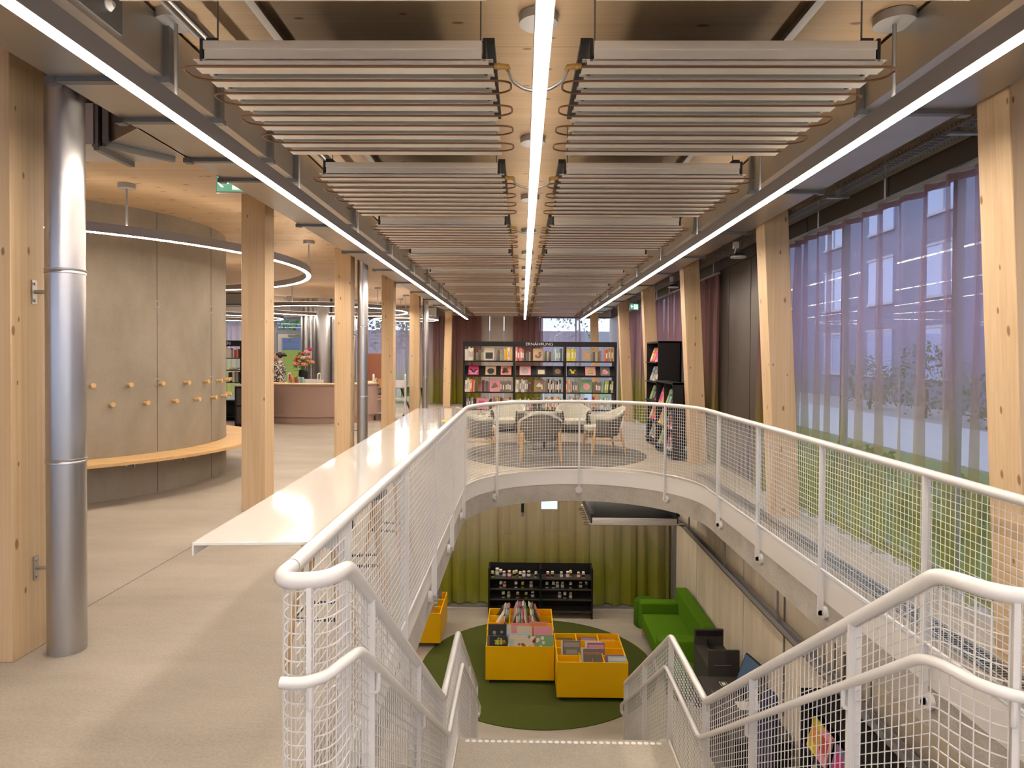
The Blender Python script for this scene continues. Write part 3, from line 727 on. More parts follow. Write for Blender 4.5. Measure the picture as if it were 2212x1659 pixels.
exit_sign(2.42, 15.2, 2.72, .3, .15, 'small green exit sign between the far right posts', R(40))

# ================================================================ CURTAINS
def curtain(name, label, p0, p1, z0, z1, m, amp=.055, wl=.20, seed=1, rail=True, hooks=True):
    rr = random.Random(seed); L = math.dist(p0, p1); nx = max(8, int(L/.018)); ux, uy = (p1[0]-p0[0])/L, (p1[1]-p0[1])/L
    ph = 0; rows = [[] for _ in range(9)]; cur = wl; s_ = 0; A = amp
    for i in range(nx+1):
        s_ = L*i/nx
        if i and ph % (2*PI) < 2*PI*(L/nx)/cur: cur = wl*rr.uniform(.7, 1.5); A = amp*rr.uniform(.65, 1.15)
        ph += 2*PI*(L/nx)/cur
        for k in range(9):
            t = k/8; a = A*(.55+.45*(1-t))
            d = a*math.sin(ph) + .012*math.sin(ph*.37+3*t) + .006*math.sin(2.3*ph+4*t); sh = a*.35*math.sin(2*ph+1.0)+.02*math.sin(.7*ph)*(1-t)
            zz = z0 + (z1-z0)*t + (.008*math.sin(ph*.5) if k == 0 else 0)
            rows[k].append((p0[0]+ux*(s_+sh)-uy*d, p0[1]+uy*(s_+sh)+ux*d, zz))
    c = thing(name, label, 'curtain', (p0[0], p0[1], 0))
    # the dye gradient is read from object z, so keep world heights in the mesh
    MB().grid(rows).build('cloth', m, c, world=True, ang=180)
    b = MB(); b.grid([[(x, y, z+.001) for x, y, z in rows[8]], [(x, y, z+.05) for x, y, z in rows[8]]]); b.build('heading_tape', 'dense_curtain' if z0 > -1 else m, c, world=True, ang=180)
    if rail:
        m_ = MB(); m_.obox(((p0[0]+p1[0])/2, (p0[1]+p1[1])/2, z1+.07), (L, .04, .03), (0, 0, math.atan2(uy, ux)))
        rl = m_.build('rail', 'grey_metal', c, world=True)
        if hooks:
            for j in range(int(L/1.25)+1):
                q = (p0[0]+ux*(.3+j*1.25), p0[1]+uy*(.3+j*1.25)); MB().cyl((*q, z1+.08), (*q, ZC if z0 > -1 else ZS), .008, n=6).build('rail_rod', 'white_paint', rl, world=True)
    return c
curtain('sheer_curtain', 'sheer mauve to green curtain across the big window on the right', (2.98, -2.2), (2.98, 8.05), .03, 2.86, 'sheer_curtain', .085, .23, 3)
curtain('curtain', 'gathered edge of curtain behind the post beside the dark panels', (2.97, 8.08), (2.97, 8.42), .03, 2.86, 'dense_curtain', .06, .09, 5)
curtain('curtain', 'mauve and olive curtain between the dark panels and the magazine shelf', (2.975, 10.25), (2.975, 11.95), .03, 2.86, 'dense_curtain', .05, .16, 6)
curtain('curtain', 'mauve curtain behind the black magazine shelf', (2.96, 12.1), (2.96, 15.6), .03, 2.86, 'dense_curtain', .05, .17, 7)
curtain('curtain', 'mauve and olive curtain at the far right between the last leaning posts', (2.96, 16.2), (2.96, 20.4), .03, 2.86, 'dense_curtain', .05, .17, 8)
curtain('curtain', 'brown-mauve curtain on the back wall left of the bookcase', (-2.75, 23.2), (-1.42, 23.2), .03, 3.0, 'dense_curtain', .05, .16, 9, hooks=False)
curtain('curtain', 'mauve curtain hanging over the middle of the bookcase on the back wall', (-.34, 23.2), (.72, 23.2), .03, 3.0, 'dense_curtain', .05, .16, 10, hooks=False)
curtain('sheer_curtain', 'pale sheer curtain over the bright back window above the bookcase', (.74, 23.2), (2.15, 23.2), .03, 3.0, 'back_sheer', .04, .16, 11, hooks=False)
curtain('sheer_curtain', 'sheer curtain on the back window behind the white book trolley', (-6.2, 23.15), (-3.1, 23.15), .03, 2.98, 'back_sheer', .05, .2, 12, hooks=False)
curtain('curtain', 'mauve and green curtain edge beside the slim post at the far end', (-3.1, 23.12), (-2.78, 23.12), .03, 2.98, 'dense_curtain', .05, .12, 13, hooks=False)
curtain('sheer_curtain', 'bluish sheer curtain far left above the black shelf with letters', (-13, 23.15), (-8.95, 23.15), .03, 2.98, 'back_sheer', .05, .2, 14, hooks=False)
curtain('curtain', 'olive and beige full-length curtain behind the glass on the lower level', (-8.6, 12.62), (2.78, 12.62), ZL+.03, ZS-.12, 'lower_curtain', .09, .24, 15, hooks=False)
t = thing('glass_partition', 'large clear glass pane in front of the olive curtain downstairs', 'glass', (-1, 12.36, ZL))
for x0, x1 in ((-8.5, -4.6), (-4.58, -1.38), (-1.36, 2.84)): MB().box(x0, x1, 12.36, 12.372, ZL+.06, ZS).build('pane', 'partition_glass', t, world=True)
b = MB(); b.box(2.80, 2.86, 12.34, 12.40, ZL, ZS); b.box(-8.6, 2.8, 12.345, 12.39, ZL+.05, ZL+.075); b.build('frame', 'frame_grey', t, world=True)

# ================================================================ ROUND CONCRETE WALL WITH BENCH AND PEGS
DC = (-6.28, 8.8); DR = 2.17
dr = struct(MB().arcwall(DC, 1.9, DR, 0, 360, 0, ZC, 96, True).build('wall_round', 'wall_concrete'))
b = MB()
for a in (-25.1, .3, -52, 27): b.obox((DC[0]+DR*math.cos(R(a)), DC[1]+DR*math.sin(R(a)), ZC/2), (.006, .007, ZC), (0, 0, R(a)))
b.build('formwork_joint', 'joint_grey', dr)
b = MB()
for a in (-25.1, .3):
    for z in (2.23, 1.31, .45):
        c = Vector((DC[0]+(DR+.001)*math.cos(R(a)), DC[1]+(DR+.001)*math.sin(R(a)), z)); nn = Vector((math.cos(R(a)), math.sin(R(a)), 0)); tt = Vector((-nn.y, nn.x, 0))
        b.tube([c+tt*.035*math.cos(2*PI*j/16)+Vector((0, 0, .04*math.sin(2*PI*j/16))) for j in range(16)], .005, 4, closed=True)
b.build('tie_hole', 'raw_concrete', dr)
bn = thing('round_bench', 'pale wooden bench curving around the round concrete wall', 'bench', (-6.28, 8.8, 0))
MB().arcwall(DC, DR+.004, DR+.45, 0, 360, .44, .48, 96, True).build('seat', 'bench_wood', bn, world=True, bevel=.004, seg=1)
for k in range(24):
    a = R(-110+k*15); ca, sa = math.cos(a), math.sin(a)
    b = MB(); b.obox((DC[0]+(DR+.19)*ca, DC[1]+(DR+.19)*sa, .432), (.38, .03, .016), (0, 0, a)); b.obox((DC[0]+(DR+.006)*ca, DC[1]+(DR+.006)*sa, .40), (.012, .03, .08), (0, 0, a))
    b.obox((DC[0]+(DR+.2)*ca, DC[1]+(DR+.2)*sa, .395), (.03, .012, .05), (0, 0, a)); b.build('bracket', 'galvanised', bn, world=True)
pg = None
for k in range(16):
    a = -44+k*4.9; z = 1.29 if k % 2 == 0 else 1.075
    if pg is None:
        pg = thing('coat_peg', 'x', 'peg', (0, 0, 0), 0, 'wooden pegs on the round wall')
        b = MB(); b.tube([(0, 0, 0), (.03, 0, 0), (.075, 0, .0), (.08, 0, 0)], [.017, .019, .027, .024], 20); b.build('peg_body', 'pegwood', pg)
        o = pg
    else: o = copy_tree(pg)
    o.location = (DC[0]+(DR-.002)*math.cos(R(a)), DC[1]+(DR-.002)*math.sin(R(a)), z); o.rotation_euler = (0, 0, R(a))
    o['label'] = '%s wooden peg from the left in the %s row on the round concrete wall' % (ordn(k//2), 'upper' if k % 2 == 0 else 'lower')

# ================================================================ RECEPTION
RC = (-5.25, 17.55)
t = thing('reception_desk', 'curved mauve reception desk with a pale wooden top', 'desk', (RC[0], RC[1], 0))
MB().arcwall(RC, 1.58, 1.68, 175, 385, .17, .93, 64).build('front_panel', 'mauve_laminate', t, world=True)
MB().arcwall(RC, 1.52, 1.62, 175, 385, 0, .17, 64).build('plinth', 'mauve_laminate', t, world=True)
MB().arcwall(RC, 1.2, 1.73, 172, 388, .93, .968, 64).build('desk_top', 'counter_wood', t, world=True, bevel=.004, seg=1)
t = thing('pipe_bundle', 'bundle of wide shiny steel pipes from floor to ceiling behind the desk', 'pipe bundle', (-5.95, 20.05, 0))
for k, (x, y, r) in enumerate(((-6.28, 19.45, .16), (-6.05, 19.15, .10), (-5.72, 19.1, .24), (-5.42, 19.3, .10), (-5.28, 19.5, .15), (-6.2, 19.85, .2), (-5.75, 19.75, .22), (-5.35, 19.9, .2), (-6.45, 19.7, .08))):
    x -= .14; y += .45
    b = MB(); b.cyl((x, y, 0), (x, y, ZC), r*1.02, n=36); p = b.build('steel_pipe', 'duct_steel', t, world=True)
    MB().lathe([(r, -.01), (r+.005, -.006), (r+.005, .006), (r, .01)], 36, (x, y, 2.12), cap=False).build('joint_ring', 'duct_steel', p, world=True)
tb = thing('side_table', 'low table with a wooden top behind the reception desk, carrying flowers', 'table', (-6.25, 18.6, 0))
MB().box(-6.75, -5.75, 18.3, 18.8, .86, .89).build('tabletop', 'counter_wood', tb, world=True)
for x in (-6.72, -5.8):
    for y in (18.33, 18.75): MB().box(x, x+.03, y, y+.03, 0, .86).build('leg', 'dark_metal', tb, world=True)
fb = thing('flower_bouquet', 'bouquet of pink and salmon flowers in a black vase behind the desk', 'flowers', (-6.06, 18.5, .89))
MB().lathe([(.09, 0), (.115, .02), (.13, .2), (.12, .34), (.10, .36), (.09, .35)], 20).build('vase', 'black_laminate', fb)
b = MB(); b.box(-.22, .22, -.1, -.06, .33, .345)
for k in range(90):
    a, e, r_ = rnd.uniform(0, 2*PI), rnd.uniform(-.2, 1.3), rnd.uniform(.12, .30); c = Vector((r_*math.cos(a)*math.cos(e), r_*math.sin(a)*math.cos(e), .48+r_*math.sin(e)*1.3))
    d = Vector((rnd.uniform(-1, 1), rnd.uniform(-1, 1), rnd.uniform(-.3, 1))).normalized()*.07; s_ = d.orthogonal().normalized()*.02
    b.add([c-d, c+s_, c+d, c-s_+Vector((0, 0, .006))], [(0, 1, 2, 3)])
for k in range(14): b.cyl((0, 0, .2), (rnd.uniform(-.2, .2), rnd.uniform(-.2, .2), rnd.uniform(.5, .8)), .005, n=5)
b.build('foliage', 'leaf_light', fb)
def blossom(par, c, r, m):
    b = MB(); b.ball(c, (r*.6, r*.6, r*.5), 10, 6)
    for ring, (n_, rad, lift) in enumerate(((5, .55, .25), (7, .8, .05))):
        for j in range(n_):
            a = 2*PI*j/n_+ring*.4; b.ball((c[0]+r*rad*math.cos(a)*.8, c[1]+r*rad*math.sin(a)*.8, c[2]+r*lift), (r*.38, r*.38, r*.42), 7, 5)
    return b.build('blossom', m, par)
for (x, z, r, m) in ((-.17, .50, .10, 'coral'), (.07, .50, .10, 'coral'), (.25, .56, .09, 'coral'), (-.12, .68, .08, 'red'), (.06, .68, .09, 'cream'), (.22, .70, .08, 'pink'), (-.20, .62, .06, 'magenta'),
                     (.15, .84, .085, 'pink'), (.24, .92, .07, 'magenta'), (.02, .80, .06, 'red'), (-.05, .58, .06, 'orange'), (.14, .6, .06, 'yellow')):
    blossom(fb, (x, rnd.uniform(-.22, -.05), z), r, bm_(m))
tg = thing('bottle', 'red bottle standing on the side table beside the flowers', 'bottle', (-6.42, 18.5, .89))
MB().lathe([(.045, 0), (.045, .2), (.04, .24), (.02, .26)], 16).build('body', 'book_red', tg); MB().lathe([(.021, .255), (.021, .30)], 12).build('cap', 'book_cream', tg)

# ---- person behind the desk (standing, turned to the left, seen from behind her right side)
def skin_mesh(name, pts, edges, root, m, parent, sub=2):
    me = bpy.data.meshes.new(name); bm = bmesh.new(); sl = bm.verts.layers.skin.verify(); vs = []
    for (p, r_) in pts:
        v = bm.verts.new(p); v[sl].radius = r_ if isinstance(r_, tuple) else (r_, r_); vs.append(v)
    bm.verts.ensure_lookup_table(); vs[root][sl].use_root = True
    for a, c in edges: bm.edges.new((vs[a], vs[c]))
    bm.to_mesh(me); bm.free(); me.materials.append(M[m])
    o = bpy.data.objects.new(name, me); col.objects.link(o); o.parent = parent
    s_ = o.modifiers.new('skin', 'SKIN'); s_.use_smooth_shade = True; o.modifiers.new('sub', 'SUBSURF').levels = sub; o.modifiers[-1].render_levels = sub
    return o
mat('skin', (.52, .31, .22), .5); mat('hair', (.018, .012, .011), .35); mat('trousers', (.015, .015, .018), .7); mat('shoe', (.02, .02, .02), .4)
mb_ = bpy.data.materials.new('spotted_blouse'); mb_.use_nodes = True; M['spotted_blouse'] = mb_
n_, l_ = mb_.node_tree.nodes, mb_.node_tree.links
tcx = n_.new('ShaderNodeTexCoord'); vo = n_.new('ShaderNodeTexNoise'); vo.inputs['Scale'].default_value = 26; vo.inputs['Detail'].default_value = 1; l_.new(tcx.outputs['Object'], vo.inputs['Vector'])
rp = n_.new('ShaderNodeValToRGB'); rp.color_ramp.interpolation = 'CONSTANT'; rp.color_ramp.elements[0].color = (.02, .018, .02, 1); rp.color_ramp.elements[1].position = .53; rp.color_ramp.elements[1].color = (.62, .56, .5, 1)
l_.new(vo.outputs[0], rp.inputs[0]); l_.new(rp.outputs[0], n_['Principled BSDF'].inputs['Base Color'])
pe = thing('person', 'dark-haired person with a bun in a black and white blouse behind the desk', 'person', (-6.22, 17.05, 0), R(90))
# local: faces +Y ; rz=90 turns +Y to world -X
P = [((0, 0, .98), (.16, .11)), ((0, .01, 1.12), (.135, .10)), ((0, .015, 1.28), (.16, .11)), ((0, 0, 1.42), (.13, .085)), ((0, -.005, 1.49), (.055, .055)), ((0, .005, 1.56), (.052, .055)),
     ((.10, 0, .90), .095), ((.105, .01, .50), .062), ((.11, -.02, .10), .042), ((.115, .10, .04), .036),
     ((-.10, 0, .90), .095), ((-.105, .01, .50), .062), ((-.11, -.02, .10), .042), ((-.115, .10, .04), .036),
     ((.19, -.01, 1.42), .055), ((.24, -.04, 1.16), .043), ((.19, .18, 1.05), .033), ((.17, .24, 1.03), .024),
     ((-.19, -.01, 1.42), .055), ((-.24, -.04, 1.16), .043), ((-.19, .18, 1.05), .033), ((-.17, .24, 1.03), .024)]
E_ = [(0, 1), (1, 2), (2, 3), (3, 4), (4, 5), (0, 6), (6, 7), (7, 8), (8, 9), (0, 10), (10, 11), (11, 12), (12, 13), (3, 14), (14, 15), (15, 16), (16, 17), (3, 18), (18, 19), (19, 20), (20, 21)]
for s_, wi in ((1, 17), (-1, 21)):                       # palm and five fingers on each hand
    wx, wy, wz = P[wi][0]; base = len(P)
    P.append(((wx, wy+.05, wz-.005), (.032, .014))); E_.append((wi, base))
    for j, (dx, ln) in enumerate(((-.027, .055), (-.009, .07), (.009, .065), (.027, .05))):
        a = len(P); P.append(((wx+dx*s_, wy+.05+ln*.6, wz-.012), .008)); P.append(((wx+dx*s_, wy+.05+ln, wz-.035), .0065)); E_ += [(base, a), (a, a+1)]
    a = len(P); P.append(((wx-.045*s_, wy+.05, wz-.02), .009)); P.append(((wx-.055*s_, wy+.08, wz-.035), .0075)); E_ += [(wi, a), (a, a+1)]
skin_mesh('body', P, E_, 0, 'skin', pe)
b = MB(); rows = []
for k, (z, rx, ry, dy) in enumerate(((.93, .205, .15, 0), (1.0, .20, .15, 0), (1.12, .175, .135, .01), (1.28, .20, .148, .015), (1.38, .205, .13, .005), (1.455, .15, .10, 0), (1.50, .078, .078, -.002))):
    rows.append([(rx*math.cos(2*PI*j/24), dy+ry*math.sin(2*PI*j/24), z) for j in range(25)])
b.grid(rows)
for s_ in (1, -1): b.tube([(.15*s_, 0, 1.435), (.20*s_, -.008, 1.41), (.235*s_, -.03, 1.28), (.255*s_, -.045, 1.14), (.225*s_, .06, 1.09), (.195*s_, .17, 1.05)], [.07, .075, .066, .06, .052, .042], 14)
b.build('blouse', 'spotted_blouse', pe, ang=180)
b = MB(); b.grid([[(rx*math.cos(2*PI*j/20), ry*math.sin(2*PI*j/20), z) for j in range(21)] for z, rx, ry in ((1.02, .19, .142), (.95, .198, .148), (.86, .205, .15))])
for s_ in (1, -1): b.tube([(.095*s_, 0, .92), (.105*s_, 0, .75), (.108*s_, .01, .5), (.112*s_, -.01, .2), (.112*s_, -.02, .08)], [.105, .10, .075, .062, .06], 14)
b.build('trousers', 'trousers', pe, ang=180)
for s_ in (1, -1):
    b = MB(); b.ball((.113*s_, .04, .04), (.047, .13, .045), 14, 8); b.build('shoe', 'shoe', pe)
b = MB(); b.ball((0, .02, 1.615), (.074, .095, .112), 20, 14); b.ball((0, .045, 1.565), (.055, .07, .06), 14, 8)
b.tube([(0, .108, 1.635), (0, .132, 1.605), (0, .112, 1.592)], [.010, .014, .008], 8)
for s_ in (1, -1): b.ball((.074*s_, .01, 1.61), (.01, .02, .032), 10, 8)
hd = b.build('head', 'skin', pe, ang=180)
b = MB()
for s_ in (1, -1): b.ball((.03*s_, .103, 1.632), (.011, .006, .006), 8, 6)
b.build('eye', 'white_paint', hd)
b = MB()
for s_ in (1, -1): b.ball((.03*s_, .108, 1.632), (.005, .003, .005), 8, 6); b.obox((.03*s_, .107, 1.652), (.03, .006, .005))
b.build('brow_and_iris', 'hair', hd)
b = MB(); b.ball((0, .108, 1.572), (.022, .008, .007), 10, 6); b.build('mouth', 'book_coral', hd)
b = MB(); b.ball((0, -.008, 1.645), (.082, .098, .095), 20, 12); b.ball((0, -.125, 1.66), (.05, .06, .05), 14, 10); b.tube([(0, -.15, 1.65), (.01, -.21, 1.63)], [.04, .018], 8)
b.build('hair', 'hair', pe, ang=180)

# ---- trolleys
def rnd_book(name, w_, d, h, c, loc, rz=0, ry=0, label=None, cat='book', group=None, rx=0):
    b = MB(); b.box(-w_/2, w_/2, -d/2, d/2, 0, h); o = b.build(name, bm_(c)); o.location = loc; o.rotation_euler = (rx, ry, rz)
    return tag(o, label, cat, group)
def trolley(x, y, rz, label):
    t = thing('book_trolley', label, 'trolley', (x, y, 0), rz, 'white book trolleys')
    for s_ in (-1, 1):
        b = MB(); b.tube(smooth_path([(s_*.40, -.21, .14), (s_*.40, -.21, 1.17), (s_*.40, .0, 1.17), (s_*.40, .0, 1.0)], .07), .017, 10); b.box(s_*.40-.012, s_*.40+.012, -.21, .21, .14, 1.0)
        b.build('end_frame', 'white_paint', t)
    for z in (.18, .54): MB().box(-.39, .39, -.2, .2, z, z+.02).build('shelf', 'white_paint', t)
    b = MB(); b.hexa([(-.39, -.2, .84), (.39, -.2, .84), (.39, .2, .80), (-.39, .2, .80), (-.39, -.2, .86), (.39, -.2, .86), (.39, .2, .82), (-.39, .2, .82)]); b.box(-.39, .39, .0, .015, .82, 1.02); b.build('shelf', 'white_paint', t)
    for sx_ in (-.36, .36):
        for sy_ in (-.17, .17):
            b = MB(); b.cyl((sx_-.018, sy_, .065), (sx_+.018, sy_, .065), .065, n=18); wq = b.build('caster', 'black_rubber', t)
            b = MB(); b.box(sx_-.024, sx_+.024, sy_-.012, sy_+.012, .065, .15); b.build('fork', 'flange_steel', wq)
    return t
trolley(-3.40, 17.2, R(6), 'white book trolley on black casters beside the desk, partly behind posts')
trolley(-5.75, 17.75, R(-3), 'white book trolley inside the curved desk')
cs_ = ['orange', 'cream', 'yellow', 'red', 'brown', 'grey', 'white', 'sand', 'teal', 'black']
for k in range(9):
    c = cs_[k % 10]; rnd_book('book', .03, .16, rnd.uniform(.2, .25), c, (-6.06+k*.035, 17.66, .86), 0, R(-8), '%s book from the left on top of the trolley inside the desk' % ordn(k).capitalize())
for k in range(7):
    c = cs_[(k*3+1) % 10]; rnd_book('book', .032, .16, rnd.uniform(.18, .22), c, (-3.70+k*.038, 17.05, .86), 0, R(-6), '%s book from the left on top of the trolley behind the post' % ordn(k).capitalize())
for k in range(4):
    rnd_book('book', .30, .2, .03, cs_[(k*2+3) % 10], (-3.55, 17.12, .56+k*.0305), R(6), 0, '%s book from below in the flat pile on the trolley middle shelf' % ordn(k).capitalize())
t = thing('high_back_booth', 'rust-brown panelled booth with a light wood edge, left of the trolley', 'booth', (-4.5, 20.6, 0))
MB().box(-4.85, -4.22, 20.4, 20.46, 0, 1.72).build('front_panel', 'rust_panel', t, world=True); MB().box(-4.22, -4.16, 20.4, 21.0, 0, 1.72).build('side_edge', 'counter_wood', t, world=True); MB().box(-4.85, -4.79, 20.46, 21.0, 0, 1.72).build('side_panel', 'rust_panel', t, world=True)
t = thing('desk', 'grey-green desk with slanted dark legs far behind the trolley', 'desk', (-3.35, 19.6, 0))
MB().box(-3.6, -2.9, 19.3, 19.9, .72, .75).build('tabletop', 'grey_panel', t, world=True)
MB().box(-3.6, -2.95, 19.88, 19.9, .45, .72).build('modesty_panel', 'book_green', t, world=True)
for x0, x1 in ((-3.56, -3.25), (-2.95, -2.85)): MB().tube([(x0, 19.6, .72), (x1, 19.6, 0.0)], .025, 8).build('leg', 'dark_metal', t, world=True)

# ---- black shelf with letters, behind the round wall
t = thing('book_shelf', 'tall black shelf with white letters, half hidden behind the round wall', 'shelf', (-7.2, 16.6, 0))
b = MB(); b.box(-8.6, -8.56, 16.5, 16.9, 0, 2.0); b.box(-6.98, -6.72, 16.5, 16.9, 0, 2.0); b.box(-8.6, -6.72, 16.49, 16.9, 1.86, 2.0); b.box(-8.6, -6.98, 16.88, 16.9, 0, .5)
b.build('body', 'black_laminate', t, world=True)
for z in (.1, .5, .95, 1.25, 1.55): MB().box(-8.56, -6.98, 16.5, 16.88, z, z+.02).build('shelf_board', 'black_laminate', t, world=True)
text('EN', .12, (-.08, -.118, 1.93), (R(90), 0, 0), 'text_grey', t)
for k, (x, z, c, h) in enumerate(((-7.30, 1.57, 'white', .24), (-7.12, 1.57, 'red', .2), (-7.06, 1.57, 'coral', .22), (-7.26, .97, 'black', .24), (-7.16, .97, 'white', .26), (-7.06, .97, 'grey', .25))):
    rnd_book('book', .05 if k else .14, .16, h, c, (x, 16.62, z), 0, 0, '%s book upright on the %s of the shelf behind the round wall' % (c, 'top board' if z > 1.5 else 'lower board'), group='books in shelf with letters')
rnd_book('book', .2, .2, .02, 'brown', (-7.16, 16.6, 1.29), 0, 0, 'brown book lying tilted on the sloped board behind the round wall', rx=R(12))
t = thing('low_counter', 'low black cabinet with a pale top just right of the round wall', 'cabinet', (-6.1, 15, 0))
MB().box(-6.55, -6.0, 15.2, 15.6, 0, .93).build('carcass', 'black_laminate', t, world=True); MB().box(-6.58, -5.98, 15.17, 15.63, .93, .965).build('worktop', 'light_panel', t, world=True)
for z in (.08, .5): MB().box(-6.5, -6.06, 15.185, 15.2, z, z+.38).build('door', 'black_desk', t, world=True)

# ================================================================ FOOD BOOKCASE
BX0, BX1, BY = -1.285, 2.035, 14.5; BW = (BX1-BX0)/3
t = thing('bookcase', 'wide black three-bay bookcase with ERNÄHRUNG lettering', 'bookcase', (.375, BY, 0))
for k in range(4):
    x = BX0+BW*k; b = MB(); b.box(x-(.0 if k == 0 else .02 if k < 3 else .04), x+(.04 if k == 0 else .02 if k < 3 else 0), BY, BY+.5, 0, 1.97); b.build('upright', 'black_laminate', t, world=True)
hdr = MB().box(BX0, BX1, BY-.012, BY+.02, 1.865, 1.97).build('header_board', 'black_laminate', t, world=True)
text('ERNÄHRUNG', .085, (-.01, -.016, 1.915), (R(90), 0, 0), 'text_grey', hdr, sx=1.15)
SZ = [1.555, 1.235, .875, .50, .13]
for bay in range(3):
    x0, x1 = BX0+BW*bay+.04, BX0+BW*(bay+1)-.02
    for r_, z in enumerate(SZ):
        b = MB()
        if r_ == 1:
            b.hexa([(x0, BY+.05, z-.02), (x1, BY+.05, z-.02), (x1, BY+.20, z+.20), (x0, BY+.20, z+.20), (x0, BY+.04, z), (x1, BY+.04, z), (x1, BY+.18, z+.21), (x0, BY+.18, z+.21)]); b.box(x0, x1, BY-.012, BY+.06, z-.02, z-.001); b.box(x0, x1, BY-.014, BY-.004, z-.02, z+.015); b.box(x0, x1, BY+.1, BY+.48, z-.03, z-.01)
        else: b.box(x0, x1, BY+.0, BY+.24, z-.022, z); b.box(x0, x1, BY+.27, BY+.5, z-.03, z-.008)
        b.build('shelf_board', 'black_laminate', t, world=True)
    m_ = MB(); m_.box(x0, x1, BY+.0, BY+.5, .0, .08); m_.build('plinth', 'black_laminate', t, world=True)
ROWN = ['top', 'sloped second', 'third', 'fourth', 'bottom']; BAYN = ['left', 'middle', 'right']; CNT = {}
def spine(x, bay, row, c, th, h, lean=0, back=False):
    k = (c, bay, row, back); CNT[k] = CNT.get(k, 0)+1
    side = 'reversed, ' if back else ''
    lab = '%s %s book from the left, %s%s shelf, %s bay of the wide bookcase' % (ordn(CNT[k]-1), c, side, ROWN[row], BAYN[bay])
    y = BY+.39 if back else BY+.095
    b = MB(); b.box(-th/2, th/2, -.085, .085, 0, h)
    o = b.build('book', bm_(c), bevel=.002, seg=1); o.location = (x, y, SZ[row]-(.008 if back else 0)); o.rotation_euler = (0, R(lean), 0)
    tag(o, lab, 'book', 'books in the wide bookcase')
    if not back and th > .028:
        b = MB(); b.box(-th*.3, th*.3, -.0865, -.084, h*.25, h*.7); b.build('spine_label', 'paper' if c not in ('white', 'cream') else 'book_grey', o)
def facing(x, row, bay, c, wd, h, art, words=None, wc='white'):
    z = SZ[row]; slope = row == 1
    b = MB(); b.box(-wd/2, wd/2, -.011, .011, 0, h); o = b.build('book', bm_(c)); lean = R(-33.7) if slope else R(-12)
    o.location = (x, BY+(.021 if slope else .05), z+.006); o.rotation_euler = (lean, 0, 0)
    CNT[('f', bay, row)] = CNT.get(('f', bay, row), 0)+1
    tag(o, '%s book, cover facing out, %s from left, %s shelf, %s bay, wide bookcase' % (c, ordn(CNT[('f', bay, row)]-1), ROWN[row], BAYN[bay]), 'book', 'books in the wide bookcase')
    b = MB(); kind, ac = art
    if kind == 'block': b.box(-wd*.36, wd*.36, -.0135, -.0105, h*.12, h*.62)
    elif kind == 'round': b.cyl((0, -.0105, h*.45), (0, -.0135, h*.45), wd*.33, n=20)
    elif kind == 'blobs':
        for k in range(5): b.cyl((wd*rnd.uniform(-.32, .32), -.0105, h*rnd.uniform(.2, .7)), (0+wd*rnd.uniform(-.32, .32), -.0135, h*rnd.uniform(.2, .7)), wd*.10, n=10)
    elif kind == 'swoop': b.tube([(-wd*.3, -.012, h*.65), (-.0, -.012, h*.35), (wd*.3, -.012, h*.6)], .02, 6); b.ball((0, -.012, h*.3), (wd*.2, .004, h*.1), 10, 6)
    b.build('cover_art', bm_(ac), o)
    if words:
        for k, s_ in enumerate(words): text(s_, wd*.24, (0, -.0145, h*(.78 if len(words) == 1 else .40)-k*wd*.24), (R(90), 0, 0), bm_(wc), o, 'title')
def xz(px): return BX0+.005+(px-118)*.001726
def run(px0, px1, bay, row, cols, hmin, hmax, lean=0, tmin=.02, tmax=.045, back=False):
    x = xz(px0); i = 0
    while True:
        th = rnd.uniform(tmin, tmax)
        if x+th > xz(px1): break
        spine(x+th/2, bay, row, cols[i % len(cols)], th-.001, rnd.uniform(hmin, hmax), lean, back); x += th; i += 1
run(136, 258, 0, 0, ['white', 'white', 'cream'], .24, .31); facing(xz(442), 0, 0, 'cream', .22, .28, ('block', 'black'))
run(632, 742, 0, 0, ['yellow', 'orange', 'yellow', 'white', 'pink'], .26, .30)
run(772, 890, 1, 0, ['coral', 'red', 'pink', 'coral', 'brown'], .25, .30); facing(xz(1055), 0, 1, 'sand', .21, .27, ('blobs', 'brown')); run(1250, 1378, 1, 0, ['teal', 'white', 'teal', 'sky blue', 'grey', 'black'], .24, .29)
run(1405, 1540, 2, 0, ['yellow', 'yellow', 'lime'], .22, .29); facing(xz(1668), 0, 2, 'grey', .19, .25, ('swoop', 'orange')); run(1885, 2020, 2, 0, ['coral', 'red', 'green', 'brown'], .24, .31)
for bay, l in enumerate(((('magenta', 245, .22, ('swoop', 'black'), ['COOKIE', 'MAMA'], 'white'), ('sand', 462, .23, ('round', 'black'), ['KAFFEE'], 'cream'), ('coral', 655, .23, ('blobs', 'black'), ['ANITA'], 'black')),
                        (('pink', 895, .24, ('round', 'grey'), None, None), ('black', 1098, .2, ('block', 'cream'), None, None), ('black', 1305, .2, ('round', 'brown'), None, None)),
                        (('black', 1492, .2, ('swoop', 'yellow'), None, None), ('pink', 1715, .22, ('blobs', 'lime'), None, None), ('taupe', 1900, .2, ('blobs', 'pink'), None, None)))):
    for c, px, wd, art, wds, wc in l: facing(xz(px), 1, bay, c, wd, .225, art, wds, wc or 'white')
run(136, 292, 0, 2, ['white', 'cream', 'white', 'orange', 'red', 'pink', 'brown'], .24, .30, 3); facing(xz(515), 2, 0, 'pink', .22, .27, ('blobs', 'brown')); run(585, 730, 0, 2, ['taupe', 'brown', 'taupe'], .22, .25)
